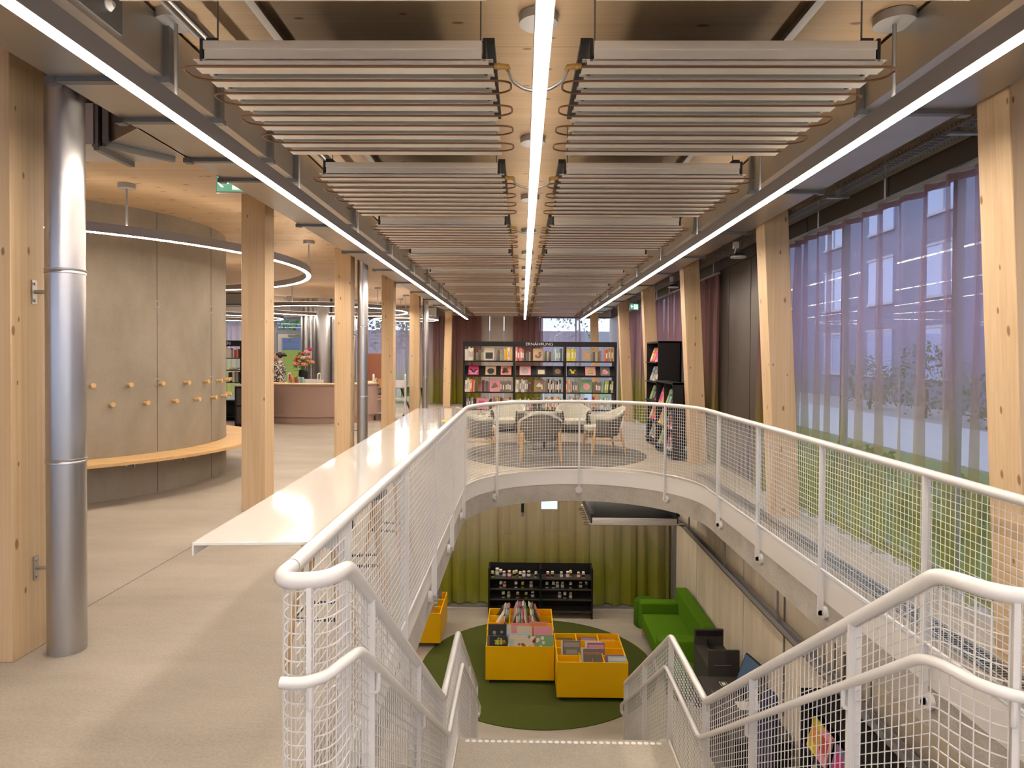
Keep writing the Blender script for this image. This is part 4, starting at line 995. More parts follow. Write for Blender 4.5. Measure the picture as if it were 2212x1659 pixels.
run(772, 930, 1, 2, ['cream', 'white', 'grey', 'taupe'], .25, .29, 2); facing(xz(1075), 2, 1, 'brown', .23, .27, ('blobs', 'cream')); run(1150, 1372, 1, 2, ['taupe', 'brown', 'black', 'white', 'black', 'grey'], .24, .29)
run(1402, 1480, 2, 2, ['orange', 'coral', 'cream'], .25, .30); run(1490, 1560, 2, 2, ['taupe', 'grey'], .21, .24); facing(xz(1668), 2, 2, 'green', .22, .28, ('round', 'pink')); run(1745, 1868, 2, 2, ['taupe', 'brown'], .21, .24); run(1885, 1995, 2, 2, ['lime', 'lime', 'black', 'black'], .25, .28, 4)
run(160, 280, 0, 3, ['taupe', 'grey', 'black'], .22, .26); facing(xz(362), 3, 0, 'pink', .27, .24, ('blobs', 'magenta')); run(500, 725, 0, 3, ['red', 'grey', 'lime', 'brown', 'coral', 'black'], .2, .28)
run(785, 980, 1, 3, ['sky blue', 'grey', 'cream', 'white', 'red'], .2, .28); run(1150, 1350, 1, 3, ['yellow', 'black', 'white', 'red'], .2, .28); run(1410, 1770, 2, 3, ['red', 'black', 'grey', 'coral', 'white', 'grey'], .2, .28); run(1890, 1985, 2, 3, ['white', 'teal'], .26, .3)
for bay, px0 in ((0, 140), (1, 790), (2, 1420)): run(px0, px0+560, bay, 4, ['coral', 'white', 'black', 'red', 'grey', 'sand'], .2, .28, 0, .03, .07)
for row, bay, px0, px1 in ((0, 0, 265, 370), (0, 0, 520, 625), (0, 1, 900, 985), (0, 1, 1130, 1235), (0, 2, 1735, 1870), (2, 0, 295, 440), (2, 1, 940, 1000), (2, 2, 1560, 1600), (3, 0, 165, 500), (3, 1, 990, 1140)):
    run(px0, px1, bay, row, ['grey', 'taupe', 'cream', 'brown', 'grey'] if row != 2 else ['pink', 'white', 'red', 'sky blue', 'grey'], .18, .25, 0, .03, .06, back=True)

# ================================================================ MAGAZINE SHELF (right)
t = thing('magazine_shelf', 'tall black magazine shelf, the farther and higher of the pair by the post', 'shelf', (2.55, 12.6, 0))
def mag_unit(t, x0, x1, y0, y1, h, rows, bays):
    MB().box(x0, x1, y0, y0+.03, 0, h).build('side_panel', 'black_laminate', t, world=True); MB().box(x0, x1, y1-.03, y1, 0, h).build('side_panel', 'black_laminate', t, world=True)
    MB().box(x1-.03, x1, y0, y1, 0, h).build('back_panel', 'black_laminate', t, world=True); MB().box(x0, x1, y0, y1, h-.03, h).build('top_board', 'black_laminate', t, world=True)
    for z in rows:
        b = MB(); b.hexa([(x0-.03, y0+.03, z-.02), (x1, y0+.03, z-.02), (x1, y1-.03, z-.02), (x0-.03, y1-.03, z-.02), (x0-.03, y0+.03, z), (x1, y0+.03, z), (x1, y1-.03, z), (x0-.03, y1-.03, z)]); b.build('shelf_board', 'black_laminate', t, world=True)
    for k in range(1, bays):
        y = y0+(y1-y0)*k/bays; MB().box(x0, x1, y-.01, y+.01, .1, h).build('divider', 'black_laminate', t, world=True)
mag_unit(t, 2.44, 2.86, 12.1, 13.2, 1.94, (.12, .48, .84, 1.2, 1.56), 1)
t2 = thing('magazine_shelf', 'lower black magazine shelf, the nearer of the pair by the post', 'shelf', (2.55, 11.3, 0))
mag_unit(t2, 2.40, 2.60, 10.72, 12.06, 1.24, (.12, .48, .84), 2)
mc = ['white', 'red', 'magenta', 'grey', 'yellow', 'purple', 'black', 'orange', 'sky blue', 'pink', 'cream', 'teal']
def magazine(x, y, z, c, lab, ac):
    b = MB(); b.box(-.01, .01, -.105, .105, 0, .28); o = b.build('magazine', bm_(c)); o.location = (x, y, z+.004); o.rotation_euler = (0, R(18), 0)
    tag(o, lab, 'magazine', 'magazines on the black shelves')
    b = MB(); b.box(-.0125, -.0095, -.085, .085, .2, .26); b.box(-.0125, -.0095, -.07, .07, .04, .16); b.build('cover_art', bm_(ac), o)
for unit, (x0, y0, y1, zs, n_) in (('higher', (2.49, 12.16, 13.14, (.12, .48, .84, 1.2, 1.56), 4)), ('lower', (2.43, 10.8, 11.98, (.12, .48, .84), 5))):
    for r_, z in enumerate(zs):
        for k in range(n_):
            y = y0+.1+(y1-y0-.22)*k/(n_-1); i = (r_*n_+k*5+(3 if unit == 'lower' else 0)) % 12
            magazine(x0, y, z, mc[i], '%s magazine from the near end, %s board from below of the %s black magazine shelf' % (ordn(k), ordn(r_), unit), mc[(i+5) % 12])

# ================================================================ LOUNGE
o = MB().lathe([(1.56, 0), (1.56, .008), (1.55, .01)], 72).build('round_rug', 'grey_carpet'); o.location = (.53, 11.38, 0)
tag(o, 'round grey rug under the lounge chairs', 'rug')
def lounge_chair():
    r = thing('lounge_chair', 'x', 'chair', (0, 0, 0), 0, 'tub chairs with wooden legs on the round rug')
    th = [R(-132+264*i/32) for i in range(33)]           # 0 = rear (-Y)
    def ring(rx, ry, z, back): return [(rx*math.sin(a), -ry*math.cos(a)-(.07*max(0, math.cos(a)) if back else 0), z(a)) for a in th]
    top = lambda a: .60+.16*max(0, math.cos(a))**1.2+.012*math.cos(3*a); 
    o_ = MB(); o_.grid([ring(.25, .25, lambda a: .30, 0), ring(.30, .28, lambda a: .42, 0), ring(.325, .30, lambda a: .52, 0), ring(.34, .31, lambda a: top(a)-.01, 1), ring(.325, .295, top, 1), ring(.30, .27, lambda a: .50, 0), ring(.26, .24, lambda a: .40, 0)])
    o_.build('shell', 'taupe_fabric', r, ang=180)
    o_ = MB(); o_.grid([ring(.342, .312, lambda a: top(a)-.03, 1), ring(.348, .318, lambda a: top(a)+.012, 1), ring(.325, .295, lambda a: top(a)+.02, 1), ring(.29, .265, lambda a: top(a)-.02, 1), ring(.275, .25, lambda a: .50, 0), ring(.25, .23, lambda a: .42, 0)])
    o_.build('inner_pad', 'sage_fabric', r, ang=180)
    poly = [(.27*math.sin(R(-140+280*i/24)), -.255*math.cos(R(-140+280*i/24))) for i in range(25)]; poly = poly + [(.2, .30), (-.2, .30)]
    MB().prism(poly, .37, .46).build('seat', 'sage_fabric', r, bevel=.025, seg=3)
    MB().prism([(x*.9, y*.9) for x, y in poly], .30, .37).build('seat_base', 'taupe_fabric', r)
    for sx_ in (-1, 1):
        for y0, y1 in ((.22, .29), (-.20, -.30)):
            MB().tube([(sx_*.285, y0, .44), (sx_*.30, (y0+y1)/2, .22), (sx_*.315, y1, 0)], [.022, .024, .016], 10).build('leg', 'leg_wood', r)
        MB().obox((sx_*.30, 0, .235), (.02, .50, .035)).build('stretcher', 'leg_wood', r)
    return r
ch = lounge_chair()
for k, (x, y, rz, lab) in enumerate(((.30, 10.72, 0, 'nearest tub chair with wooden legs, its back towards the railing'), (1.40, 11.55, 100, 'tub chair on the right of the rug seen from the side'), (.98, 12.75, 185, 'tub chair facing the railing in front of the right half of the bookcase'),
                                 (-.28, 12.75, 165, 'tub chair facing the railing in front of the left half of the bookcase'), (-.72, 11.25, -80, 'tub chair on the left of the rug beside the railing curve'))):
    o = ch if k == 0 else copy_tree(ch); o.location = (x, y, .010); o.rotation_euler = (0, 0, R(rz)); o['label'] = lab
t = thing('coffee_table', 'low dark round table between the tub chairs', 'table', (.40, 11.85, .01))
MB().lathe([(.32, .44), (.33, .45), (.33, .465), (.32, .47)], 40).build('tabletop', 'black_desk', t); MB().cyl((0, 0, .02), (0, 0, .44), .025, n=14).build('stem', 'dark_metal', t); MB().lathe([(.22, 0), (.22, .01), (.03, .025)], 32).build('foot', 'dark_metal', t)
# floor grille by the window, floor box in front
t = thing('floor_grille', 'long slotted metal floor grille beside the sheer curtain', 'grille', (2.52, 4, 0))
MB().box(2.44, 2.60, 1, 9.5, .0, .003).build('tray', 'dark_metal', t, world=True)
b = MB()
for k in range(284): b.box(2.455, 2.585, 1.005+k*.03, 1.02+k*.03, .003, .006)
b.box(2.44, 2.455, 1, 9.5, .0, .007); b.box(2.585, 2.60, 1, 9.5, 0, .007); b.build('slat_grid', 'galvanised', t, world=True)
t = thing('floor_box', 'square floor outlet box with a lid set into the floor by the stairs', 'floor box', (-.78, 1.85, 0), R(0))
b = MB(); b.box(-.145, .145, -.17, .17, .0, .003); b.build('frame', 'frame_grey', t); MB().box(-.13, .13, -.155, .155, .003, .005).build('lid', 'floor_concrete', t); MB().box(-.115, -.055, -.10, .05, .005, .008).build('flap', 'paper', t)

o = MB().lathe([(.03, 0), (.032, .004), (.03, .008)], 20).build('sticker_disc', 'book_yellow'); o.location = (-.79, 6.8, .9805); tag(o, 'small yellow disc lying on the white shelf near the railing', 'disc')
# ---- bar stools under the counter shelf
def stool():
    r = thing('bar_stool', 'x', 'stool', (0, 0, 0), 0, 'bar stools under the white shelf')
    MB().lathe([(.15, .68), (.17, .70), (.165, .72), (.14, .73)], 28).build('seat', 'black_laminate', r)
    for k in range(4):
        a = PI/4+k*PI/2; MB().tube([(.10*math.cos(a), .10*math.sin(a), .68), (.21*math.cos(a), .21*math.sin(a), 0)], [.017, .013], 8).build('leg', 'leg_wood', r)
    pts = [(.173*math.cos(PI/4+k*PI/2), .173*math.sin(PI/4+k*PI/2), .25) for k in range(4)]
    b = MB(); b.tube(pts, .010, 6, closed=True); b.build('footrest', 'dark_metal', r)
    b = MB(); b.obox((-.165, 0, .82), (.02, .30, .20), (0, R(-8), 0)); b.build('low_back', 'black_laminate', r)
    return r
sto = stool()
for k, y in enumerate((3.6, 4.5, 5.4)):
    o = sto if k == 0 else copy_tree(sto); o.location = (-1.07, y, 0); o.rotation_euler = (0, 0, R((0, 10, -10)[k])); o['label'] = '%s black stool from the stairs under the long white shelf' % ordn(k)

# ================================================================ LOWER LEVEL
rg = MB().lathe([(1.767, 0), (1.767, .01), (1.76, .014)], 96).build('round_carpet', 'green_carpet'); rg.location = (.27, 10.115, ZL); tag(rg, 'large round dark green carpet downstairs under the yellow troughs', 'carpet')
def trough(x0, x1, y0, y1, cols_, rows_, label, h=.48):
    t = thing('book_trough', label, 'book trough', ((x0+x1)/2, (y0+y1)/2, ZL), 0, 'yellow book troughs on casters'); z0, z1 = ZL+.075, ZL+.075+h; th = .018; zi = z1-.15
    for n_, a in (('front_panel', (x0, x1, y0, y0+th, z0, z1)), ('back_panel', (x0, x1, y1-th, y1, z0, z1)), ('side_panel', (x0, x0+th, y0+th, y1-th, z0, z1)), ('side_panel', (x1-th, x1, y0+th, y1-th, z0, z1)), ('inner_floor', (x0+th, x1-th, y0+th, y1-th, zi-.02, zi))):
        MB().box(*a).build(n_, 'yellow_board', t, world=True, bevel=.0015, seg=1)
    for k in range(1, cols_):
        x = x0+(x1-x0)*k/cols_; MB().box(x-th/2, x+th/2, y0+th, y1-th, zi, z1-.004).build('divider', 'yellow_board', t, world=True)
    for k in range(1, rows_):
        y = y0+(y1-y0)*k/rows_; MB().box(x0+th, x1-th, y-th/2, y+th/2, zi, z1-.01).build('cross_divider', 'yellow_board', t, world=True)
    for x in (x0+.07, x1-.07):
        for y in (y0+.07, y1-.07):
            b = MB(); b.cyl((x-.014, y, ZL+.044), (x+.014, y, ZL+.044), .03, n=14); c_ = b.build('caster', 'black_rubber', t, world=True)
            b = MB(); b.box(x-.02, x+.02, y-.02, y+.02, ZL+.05, z0); b.build('fork', 'flange_steel', c_, world=True)
    return zi
T1 = (-.497, .485, 9.50, 10.08); T2 = (-.515, .505, 10.09, 10.96); T3 = (.497, 1.462, 9.03, 10.0); T4 = (-2.27, -1.287, 10.70, 11.7)
z1_ = trough(*T1, 3, 2, 'yellow book trough with picture books facing forward, left one on the carpet'); z2_ = trough(*T2, 3, 3, 'yellow book trough full of thin standing books, in front of the jar shelf')
z3_ = trough(*T3, 3, 4, 'nearest yellow book trough with mostly empty compartments'); z4_ = trough(*T4, 3, 3, 'yellow book trough under the slab edge on the left')
def picture_book(x, y, z, wd, h, c, art, ac, label, words=None, wc='white', lean=-14, sy=1):
    b = MB(); b.box(-wd/2, wd/2, -.008, .008, 0, h); o = b.build('picture_book', bm_(c)); o.location = (x, y, z); o.rotation_euler = (R(lean), 0, 0); tag(o, label, 'book', 'picture books in the yellow troughs')
    b = MB(); f = -.0095
    if art == 'block': b.box(-wd*.4, wd*.4, f, -.0075, h*.35, h*.62)
    elif art == 'blobs':
        for k in range(9): q = (wd*rnd.uniform(-.4, .4), h*rnd.uniform(.15, .9)); b.cyl((q[0], -.0075, q[1]), (q[0], f, q[1]), wd*rnd.uniform(.05, .11), n=9)
    elif art == 'band': b.box(-wd*.45, wd*.45, f, -.0075, h*.72, h*.92); b.box(-wd*.3, wd*.3, f, -.0075, h*.4, h*.6)
    elif art == 'beam': b.hexa([(-.01, f, h*.1), (.012, f, h*.1), (.012, -.0075, h*.1), (-.01, -.0075, h*.1), (.0, f, h*.6), (.006, f, h*.6), (.006, -.0075, h*.6), (.0, -.0075, h*.6)])
    b.build('cover_art', bm_(ac), o)
    if words: text(words[0], words[1], (words[2] if len(words) > 2 else 0, -.0105, h*(words[3] if len(words) > 3 else .8)), (R(90), 0, 0), bm_(wc), o, 'title')
G = 'picture books in the yellow troughs'
picture_book(-.34, 9.72, z1_, .27, .36, 'black', 'blobs', 'grey', 'black starry picture book behind the TIGER book'); picture_book(-.24, 9.78, z1_, .27, .33, 'white', 'block', 'sky blue', 'white picture book behind the black starry one')
picture_book(-.38, 9.585, z1_, .2, .25, 'taupe', 'blobs', 'green', 'dark green picture book left of the TIGER book'); picture_book(-.315, 9.55, z1_, .26, .26, 'black', 'blobs', 'lime', 'black and green picture book titled TIGER', ('TIGER', .062, .02, .70), 'yellow')
picture_book(.00, 9.76, z1_, .27, .36, 'coral', 'band', 'pink', 'salmon picture book in the middle compartment'); picture_book(.06, 9.74, z1_, .22, .33, 'cream', 'block', 'grey', 'cream picture book behind the pale blue one')
picture_book(-.03, 9.58, z1_, .28, .29, 'sky blue', 'band', 'cream', 'pale blue picture book in the middle compartment'); picture_book(.04, 9.55, z1_, .26, .23, 'cream', 'blobs', 'brown', 'cream picture book at the front of the middle compartment')
picture_book(.26, 9.80, z1_, .27, .37, 'coral', 'band', 'orange', 'orange picture book farthest back in the right compartment'); picture_book(.33, 9.74, z1_, .27, .33, 'pink', 'block', 'white', 'pink picture book in the right compartment')
picture_book(.27, 9.60, z1_, .25, .24, 'white', 'blobs', 'red', 'white picture book at the left of the right compartment'); picture_book(.345, 9.56, z1_, .26, .28, 'green', 'blobs', 'white', 'green patterned picture book at the front of the right compartment')
picture_book(.70, 9.36, z3_, .25, .28, 'white', 'block', 'cream', 'white picture book behind the dark one in the nearest trough'); picture_book(.72, 9.33, z3_, .25, .30, 'taupe', 'band', 'grey', 'dark brown picture book in the left column of the nearest trough')
picture_book(1.03, 9.35, z3_, .24, .28, 'white', 'block', 'grey', 'white picture book behind the purple one'); picture_book(1.06, 9.31, z3_, .24, .28, 'purple', 'band', 'pink', 'purple picture book behind the MONSTER! book')
picture_book(.95, 9.13, z3_, .24, .28, 'cream', 'block', 'white', 'cream picture book just behind the MONSTER! book'); picture_book(.985, 9.09, z3_, .245, .29, 'taupe', 'beam', 'orange', 'dark picture book titled MONSTER!', ('MONSTER!', .048, 0, .8), 'orange')
picture_book(1.29, 9.10, z3_, .25, .21, 'purple', 'block', 'blue', 'purple picture book behind the pale blue one in the nearest trough'); picture_book(1.32, 9.065, z3_, .25, .21, 'sky blue', 'band', 'white', 'pale blue picture book in the right column of the nearest trough')
for k, (x, c) in enumerate(((.66, 'taupe'), (.98, 'red'), (1.0, 'purple'), (1.30, 'orange'))):
    b = MB(); b.obox((0, 0, .0), (.22, .18, .016 if c != 'orange' else .03)); o = b.build('picture_book', bm_(c)); o.location = (x, 9.875 - (.008 if c == 'purple' else 0), z3_+.06+(.02 if c == 'purple' else 0)); o.rotation_euler = (R(10), 0, 0); tag(o, '%s book lying flat in the back row of the nearest trough' % c, 'book', G)
rows2 = [T2[2]+.15, T2[2]+.44, T2[2]+.73]; cc = ['orange', 'white', 'black', 'cream', 'pink', 'teal', 'grey', 'red', 'purple', 'white', 'sand', 'green', 'black', 'coral']
def thin_books(xs, y, lean, place, z, cols2):
    for k, x in enumerate(xs):
        h = rnd.uniform(.26, .31); b = MB(); b.box(-.006, .006, -.11, .11, 0, h); o = b.build('thin_book', bm_(cols2[k % len(cols2)])); o.location = (x, y, z+.003); o.rotation_euler = (0, R(lean), 0)
        tag(o, '%s thin book from the left, %s of rear trough' % (ordn(k), place), 'book', 'thin books in the rear trough')
for r_, y in enumerate(rows2):
    rn = ('front', 'middle', 'back')[r_]
    thin_books([-.42+.016*k for k in range((3, 6, 7)[r_])], y, 32, 'left column, %s row' % rn, z2_, cc[r_:]+cc)
    thin_books([-.157+.0155*k for k in range(5)], y, 18, 'leaning right, middle column, %s row' % rn, z2_, cc[r_+2:])
    thin_books([.085+.0155*k for k in range(5)], y, -16, 'leaning left, middle column, %s row' % rn, z2_, cc[r_+5:]+cc)
    thin_books([.255+.02*k for k in range((3, 5, 5)[r_])], y, -24, 'right column, %s row' % rn, z2_, cc[r_+7:]+cc)
for k, (y, c) in enumerate(((11.45, 'taupe'), (11.12, 'teal'), (10.84, 'cream'), (10.80, 'lime'))):
    picture_book(-1.46-.03*k, y, z4_, .2, .27, c, 'blobs', ('grey', 'white', 'red', 'red')[k], '%s picture book in the yellow trough under the slab edge' % c)

# low black shelf with jars
t = thing('low_shelf', 'low black two-bay shelf with glass jars downstairs', 'shelf', (.355, 12.1, ZL)); LX0, LX1, LY = -.585, 1.29, 11.95; LH = .90
for x in (LX0, .34, LX1-.03): MB().box(x, x+.03, LY, LY+.3, ZL, ZL+LH).build('upright', 'black_laminate', t, world=True)
MB().box(LX0, LX1, LY+.28, LY+.3, ZL+.12, ZL+LH+.02).build('back_panel', 'black_laminate', t, world=True)
LZ = [ZL+.72, ZL+.53, ZL+.345, ZL+.13]
for z in LZ: MB().box(LX0+.03, LX1-.03, LY+.01, LY+.28, z-.02, z).build('shelf_board', 'black_desk', t, world=True)
jr = [['yellow', 'grey', 'sand', 'purple', 'red', 'lime', 'coral', 'white', 'grey', 'black', 'white', 'coral', 'sand', 'grey', 'purple', 'yellow', 'red', 'cream'],
      ['white', 'red', 'white', 'yellow', 'grey', 'white', 'white', 'grey', 'grey', 'white', 'black', 'brown'], ['white', 'grey', 'coral', 'lime', 'black', 'purple', 'white', 'grey']]
jx = [[215, 300, 365, 430, 525, 612, 655, 728, 795, 885, 1020, 1237, 1322, 1487, 1605, 1662, 1805, 1893], [372, 440, 652, 773, 930, 1222, 1343, 1418, 1510, 1660, 1842, 1952], [418, 518, 683, 840, 960, 1458, 1557, 1660]]
JP = {}
for r_ in range(3):
    for k, (c, px) in enumerate(zip(jr[r_], jx[r_])):
        x = LX0+(px-140)*.000975; big = r_ == 0 and k == 1
        j = thing('jar', '%s jar from the left on the %s board of the low black shelf' % (ordn(k), ('top', 'middle', 'lower')[r_]), 'jar', (x, LY+.09+(.07 if k in (2, 6, 15, 1) and r_ == 0 else 0), LZ[r_]), 0, 'jars on the low black shelf')
        s_ = 1.25 if big else rnd.uniform(.92, 1.05)
        if c not in JP:
            m_ = MB(); m_.lathe([(.028, 0), (.03, .006), (.03, .075), (.024, .09), (.024, .094)], 16); o = m_.build('glass_body', bm_(c), j)
            l2 = MB(); l2.lathe([(.027, .093), (.027, .108), (.024, .11)], 16); q = l2.build('lid', 'paper', j); e = MB(); e.lathe([(.0305, .02), (.0308, .022), (.0308, .062), (.0305, .064)], 16, cap=False); u = e.build('label_band', 'paper' if c in ('black', 'red', 'purple', 'grey') else 'black_laminate', j); JP[c] = (o, q, u)
        else:
            for src in JP[c]: d_ = src.copy(); col.objects.link(d_); d_.parent = j
        j.scale = (s_, s_, s_)
# sofa, poufs
t = thing('sofa', 'bright green two-seat sofa against the concrete wall downstairs', 'sofa', (2.38, 10.5, ZL))
S = lambda n_, a, bv=.03: MB().box(*a).build(n_, 'sofa_green', t, world=True, bevel=bv, seg=3)
S('seat', (2.02, 2.66, 9.86, 11.16, ZL+.18, ZL+.43)); S('backrest', (2.62, 2.82, 9.66, 11.36, ZL+.18, ZL+.80)); S('armrest', (2.0, 2.64, 11.14, 11.36, ZL+.17, ZL+.60)); S('armrest', (2.0, 2.64, 9.66, 9.88, ZL+.17, ZL+.60))
for x in (2.06, 2.74):
    for y in (9.74, 11.28): MB().tube([(x, y, ZL+.18), (x, y, ZL)], [.02, .014], 10).build('leg', 'leg_wood', t, world=True)
for x, y, h, lab in ((2.2, 11.72, .45, 'green felt cylinder stool between the sofa and the olive curtain'), (2.24, 9.3, .40, 'green felt cylinder stool beside the near arm of the sofa')):
    o = MB().lathe([(.2, 0), (.215, .02), (.215, h-.03), (.195, h), (.1, h+.004)], 40).build('pouf', 'green_felt'); o.location = (x, y, ZL); tag(o, lab, 'stool', 'green cylinder stools')
# book return unit, checkout desk and monitor
t = thing('return_unit', 'black book return unit with raised ends beside the green sofa', 'cabinet', (2.53, 8.65, ZL))
MB().box(2.335, 2.72, 8.97, 9.0, ZL, ZL+1.05).build('end_panel', 'black_desk', t, world=True); fp = MB().box(2.335, 2.72, 8.30, 8.33, ZL, ZL+1.06).build('end_panel', 'black_desk', t, world=True)
b = MB(); b.cyl((2.40, 8.285, ZL+.88), (2.62, 8.285, ZL+.88), .007, n=8); b.build('handle', 'flange_steel', fp, world=True)
MB().box(2.335, 2.72, 8.33, 8.97, ZL+.2, ZL+.84).build('body', 'black_desk', t, world=True); MB().box(2.50, 2.52, 8.33, 8.97, ZL+.84, ZL+.92).build('divider', 'black_laminate', t, world=True); MB().box(2.355, 2.70, 8.955, 8.97, ZL+.97, ZL+1.03).build('panel_groove', 'black_laminate', t, world=True)
t = thing('checkout_desk', 'dark grey self-checkout desk against the concrete wall', 'desk', (2.5, 7.7, ZL))
MB().box(2.20, 2.82, 6.9, 8.27, ZL+.715, ZL+.75).build('desk_top', 'black_desk', t, world=True); MB().box(2.24, 2.80, 6.95, 8.2, ZL, ZL+.715).build('body', 'black_laminate', t, world=True)
b = MB(); q = [(2.27, 7.52), (2.27, 7.92), (2.55, 7.92), (2.55, 7.52)]; b.tube([(x, y, ZL+.752) for x, y in smooth_path([(*p, 0) for p in q+[q[0]]], .04)] if False else [(x, y, ZL+.7515) for x, y in q], .003, 4, closed=True); b.build('pad_outline', 'light_panel', t, world=True)
b = MB(); b.tube([(x, y, ZL+.752) for x, y in ((2.42, 8.03), (2.42, 8.13), (2.50, 8.13), (2.50, 8.03))], .003, 4, closed=True); b.box(2.44, 2.48, 8.05, 8.11, ZL+.75, ZL+.753); b.build('card_reader', 'paper', t, world=True)
t = thing('monitor', 'black flat monitor on the dark checkout desk', 'monitor', (2.62, 7.86, ZL+.75), R(-80))
t.rotation_euler = (0, 0, R(-80))
tl = (R(-22), 0, 0); MB().obox((0, .07, .23), (.34, .024, .36), tl).build('case', 'black_laminate', t); MB().obox((0, .0575, .235), (.31, .003, .33), tl).build('screen', 'screen', t); MB().box(-.1, .1, -.07, .07, 0, .012).build('foot', 'black_laminate', t); MB().obox((0, .05, .1), (.05, .02, .2), tl).build('stem', 'black_laminate', t)
MB().tube([(0, .03, .2), (.05, .1, .12), (.09, .12, .02)], .005, 6).build('cable', 'black_rubber', t)
o = MB().box(2.46, 2.72, 7.48, 7.66, ZL+.75, ZL+.754).build('paper_sheet', 'paper'); tag(o, 'white sheet of paper on the dark checkout desk', 'paper')
t = thing('high_back_chair', 'navy blue high-backed chair below, behind the right stair railing', 'chair', (2.5, 6.35, ZL))
b = MB(); b.grid([[(2.30+.06*math.cos(a)+.02*k, 6.35+(.27-.03*k)*math.sin(a), ZL+.42+.31*k) for a in [R(-100+200*i/16) for i in range(17)]] for k in range(4)] + [[(2.38+.05*math.cos(a), 6.35+.12*math.sin(a), ZL+1.50) for a in [R(-100+200*i/16) for i in range(17)]]])
b.build('backrest', 'navy_fabric', t, world=True, ang=180).modifiers.new('thick', 'SOLIDIFY').thickness = .05
MB().box(2.30, 2.78, 6.1, 6.6, ZL+.40, ZL+.48).build('seat', 'navy_fabric', t, world=True, bevel=.03)
for x in (2.36, 2.74):
    for y in (6.16, 6.54): MB().cyl((x, y, ZL), (x, y, ZL+.40), .018, n=10).build('leg', 'dark_metal', t, world=True)
t = thing('display_shelf', 'tall dark shelf with colourful books below the right stair railing', 'shelf', (2.6, 5.3, ZL))
MB().box(2.46, 2.83, 5.84, 5.87, ZL, -1.25).build('side_panel', 'black_laminate', t, world=True); MB().box(2.46, 2.83, 4.6, 4.63, ZL, -1.25).build('side_panel', 'black_laminate', t, world=True); MB().box(2.80, 2.83, 4.63, 5.84, ZL, -1.25).build('back_panel', 'black_desk', t, world=True)
for z in (-2.9, -2.5, -2.1, -1.72): MB().box(2.46, 2.80, 4.63, 5.84, z-.02, z).build('shelf_board', 'black_laminate', t, world=True)
MB().box(2.46, 2.83, 4.6, 5.87, -1.27, -1.25).build('top_board', 'black_laminate', t, world=True)
for k, (y, z, c, a) in enumerate(((5.72, -1.72, 'yellow', 'orange'), (5.55, -1.72, 'pink', 'red'), (5.3, -1.72, 'purple', 'magenta'), (5.1, -1.72, 'blue', 'white'), (4.9, -1.72, 'orange', 'black'), (5.7, -2.1, 'white', 'teal'), (5.45, -2.1, 'sky blue', 'white'), (5.2, -2.1, 'red', 'white'), (4.95, -2.1, 'green', 'white'))):
    b = MB(); b.box(-.01, .01, -.09, .09, 0, .26); o = b.build('book', bm_(c)); o.location = (2.50, y, z); o.rotation_euler = (0, R(14), 0); tag(o, '%s book standing on the tall dark shelf below the right stair railing' % c, 'book', 'books on dark display shelf')
    b = MB(); b.box(-.0125, -.0095, -.06, .06, .08, .2); b.build('cover_art', bm_(a), o)
# wall channel with hangers, conduits, hanging panel, glow panel for a window reflection, spotlight
t = thing('wall_channel', 'long grey channel hung along the concrete wall downstairs', 'channel', (2.7, 8, -1.15))
b = MB(); b.box(2.66, 2.74, 2.5, 12.2, -1.17, -1.16); b.box(2.66, 2.668, 2.5, 12.2, -1.17, -1.10); b.box(2.732, 2.74, 2.5, 12.2, -1.17, -1.10); b.box(2.69, 2.71, 2.5, 12.2, -1.19, -1.17); b.build('channel_body', 'lamp_grey', t, world=True)
for y in (3.3, 5.15, 7.05, 8.9, 10.8): MB().cyl((2.7, y, -1.12), (2.7, y, ZS), .012, n=8).build('hanger_rod', 'lamp_grey', t, world=True)
for y, z0 in ((7.25, ZL+.8), (6.07, ZL+1.2), (5.9, ZL+.4)):
    o = MB().cyl((2.85, y, z0), (2.85, y, ZS), .0095, n=8).build('conduit', 'lamp_grey'); tag(o, 'thin grey conduit on the lower concrete wall, %s' % {7.25: 'farther one', 6.07: 'middle one', 5.9: 'nearest one'}[y], 'conduit')
cp = copy_tree(pl, (.98, 9.72, -.80), 0, 'dark hanging ceiling panel under the rounded slab edge downstairs', 'lower ceiling panels'); cp.name = 'radiant_ceiling_panel'
t = thing('reflection_panel', 'pale glowing rectangle added for a window reflection under the slab edge downstairs', 'sign', (.47, 11.3, -.83))  # glowing plate made up to imitate a window reflected in the glass
MB().box(-.14, .14, -.012, .012, -.10, .10).build('case', 'frame_grey', t); MB().box(-.135, .135, -.0145, -.011, -.095, .095).build('glow_face', 'reflection_glow', t); MB().cyl((0, 0, .1), (0, 0, ZS+.83), .008, n=8).build('rod', 'grey_metal', t)
t = thing('spotlight', 'slim black tubular spotlight hanging under the slab edge downstairs', 'lamp', (.02, 11.2, -.9))
MB().cyl((0, 0, -.06), (0, 0, .16), .026, n=18).build('body', 'dark_metal', t); MB().cyl((0, 0, -.13), (0, 0, -.06), .027, n=18).build('collar', 'grey_metal', t); MB().cyl((0, 0, .16), (0, 0, ZS+.9), .008, n=8).build('rod', 'dark_metal', t)

curtain('sheer_curtain', 'added unseen sheer curtain dimming the glazed front behind the stairs', (-13.5, -3.6), (3.0, -3.6), .03, 2.98, 'sheer_curtain', .06, .25, 21, hooks=False)  # added out of view to weaken daylight from the front window
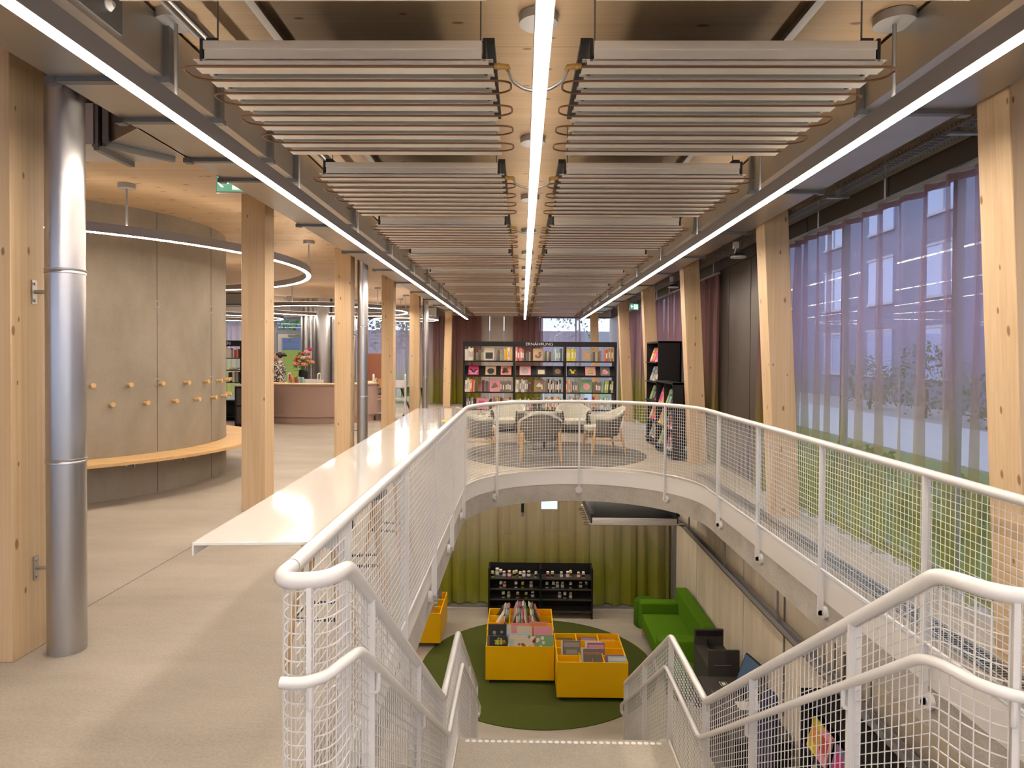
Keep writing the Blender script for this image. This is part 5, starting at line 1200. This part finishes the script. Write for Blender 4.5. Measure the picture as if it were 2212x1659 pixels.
# ================================================================ OUTSIDE
def out(o, label, cat, kind=None): return tag(o, label, cat, None, kind)
b = MB()
for q in ((3.34, 80, -40, 90), (-60, -14.3, -40, 90), (-14.3, 3.34, 23.7, 90), (-14.3, 3.34, -40, -4.1)): b.box(*q, -.35, -.12)
struct(b.build('ground_outside', 'render_beige'))
struct(MB().box(3.36, 7.1, -40, 60, -.12, -.10).build('lawn_outside', 'grass'))
struct(MB().box(7.2, 11.2, -40, 60, -.12, -.09).build('path_outside', 'paving'))
def bush(x, y, z, rx, ry, rz, label, m='leaf', name='bush', n_=900, trunk=0):
    t = thing(name, label, 'tree' if trunk else 'bush', (x, y, 0)); b = MB(); rr = random.Random(int(x*31+y*17))
    for k in range(n_):
        a, e, q = rr.uniform(0, 2*PI), math.asin(rr.uniform(-.9, 1)), rr.uniform(.55, 1)
        c = Vector((rx*q*math.cos(a)*math.cos(e), ry*q*math.sin(a)*math.cos(e), z+rz*q*math.sin(e))); s_ = rr.uniform(.5, 1)*max(.08, .07*max(rx, rz))
        d = Vector((rr.uniform(-1, 1), rr.uniform(-1, 1), rr.uniform(-1, 1))).normalized()*s_; v = d.cross(Vector((rr.uniform(-1, 1), rr.uniform(-1, 1), rr.uniform(-1, 1)))).normalized()*s_*.55
        b.add([c-d, c+v, c+d, c-v], [(0, 1, 2, 3)])
    b.build('foliage', m, t)
    MB().tube([(0, 0, -.12), (.05, 0, z*.6), (0, 0, z)], [.05+.03*trunk, .04+.02*trunk, .02], 8).build('trunk', 'bark', t)
for k, y in enumerate((5.5, 8.5, 11.4, 14.2, 17.3, 20.4, 24)):
    bush(12.2+rnd.uniform(-.2, .2), y, (.5, 1.1, .7, 1.3, .6, 1.0, .8)[k], 1.0, (1.1, 1.4, 1.0, 1.5, 1.2, 1.6, 1.3)[k], (.7, 1.3, .9, 1.6, .8, 1.2, 1.0)[k], 'dark green bush beyond the bright path, %s from the near side' % ordn(k))
for k, (x, y) in enumerate(((3.9, 4.6), (4.3, 6.8), (4.6, 9.2))): bush(x, y, .15, .55, .6, .35, 'low green plant on the lawn right outside the sheer curtain, %s one' % ordn(k), 'leaf_light', n_=350)
t = thing('building', 'dark shingled building across the path, seen through the sheer curtain', 'building', (16, 14, 0))
MB().box(15, 22, -6, 40, -.12, 10).build('facade', 'shingle', t, world=True)
for fl_, z in enumerate((1.0, 4.0, 7.0)):
    for k in range(9):
        y = -2+k*4.2; f = MB().box(14.94, 15.02, y, y+1.9, z, z+1.8).build('window', 'win_sky', t, world=True)
        b = MB(); b.box(14.9, 14.96, y-.06, y+1.96, z+1.8, z+1.9); b.box(14.9, 14.96, y-.06, y+1.96, z-.1, z); b.box(14.9, 14.96, y+.92, y+.98, z, z+1.8); b.build('frame', 'paving', f, world=True)
t = thing('building', 'grey building with a lime green base beyond the glass door', 'building', (-10, 33, 0))
MB().box(-17, -10.4, 32, 36, 1.9, 7).build('facade', 'shingle', t, world=True); MB().box(-17, -10.4, 31.95, 36, -.12, 1.9).build('base_wall', 'lime_panel', t, world=True)
for k, (x, y, z, r_, lab) in enumerate(((-9.2, 28.5, 4.0, 1.8, 'leafy green tree outside the glass door'), (-5.2, 30, 3.4, 2.0, 'leafy tree outside the sheer curtain behind the trolley'), (2.6, 31, 3.6, 1.3, 'young tree outside the bright back window'), (-13, 29, 3.5, 2.2, 'green tree outside the far left window'))):
    bush(x, y, z, r_, r_, r_*1.1, lab, 'leaf_light' if k != 2 else 'leaf', 'tree', 1400 if k != 2 else 260, 1)
struct(MB().box(-40, 40, 45, 46, -.12, 3.4).build('wall_outside_back', 'render_beige'))
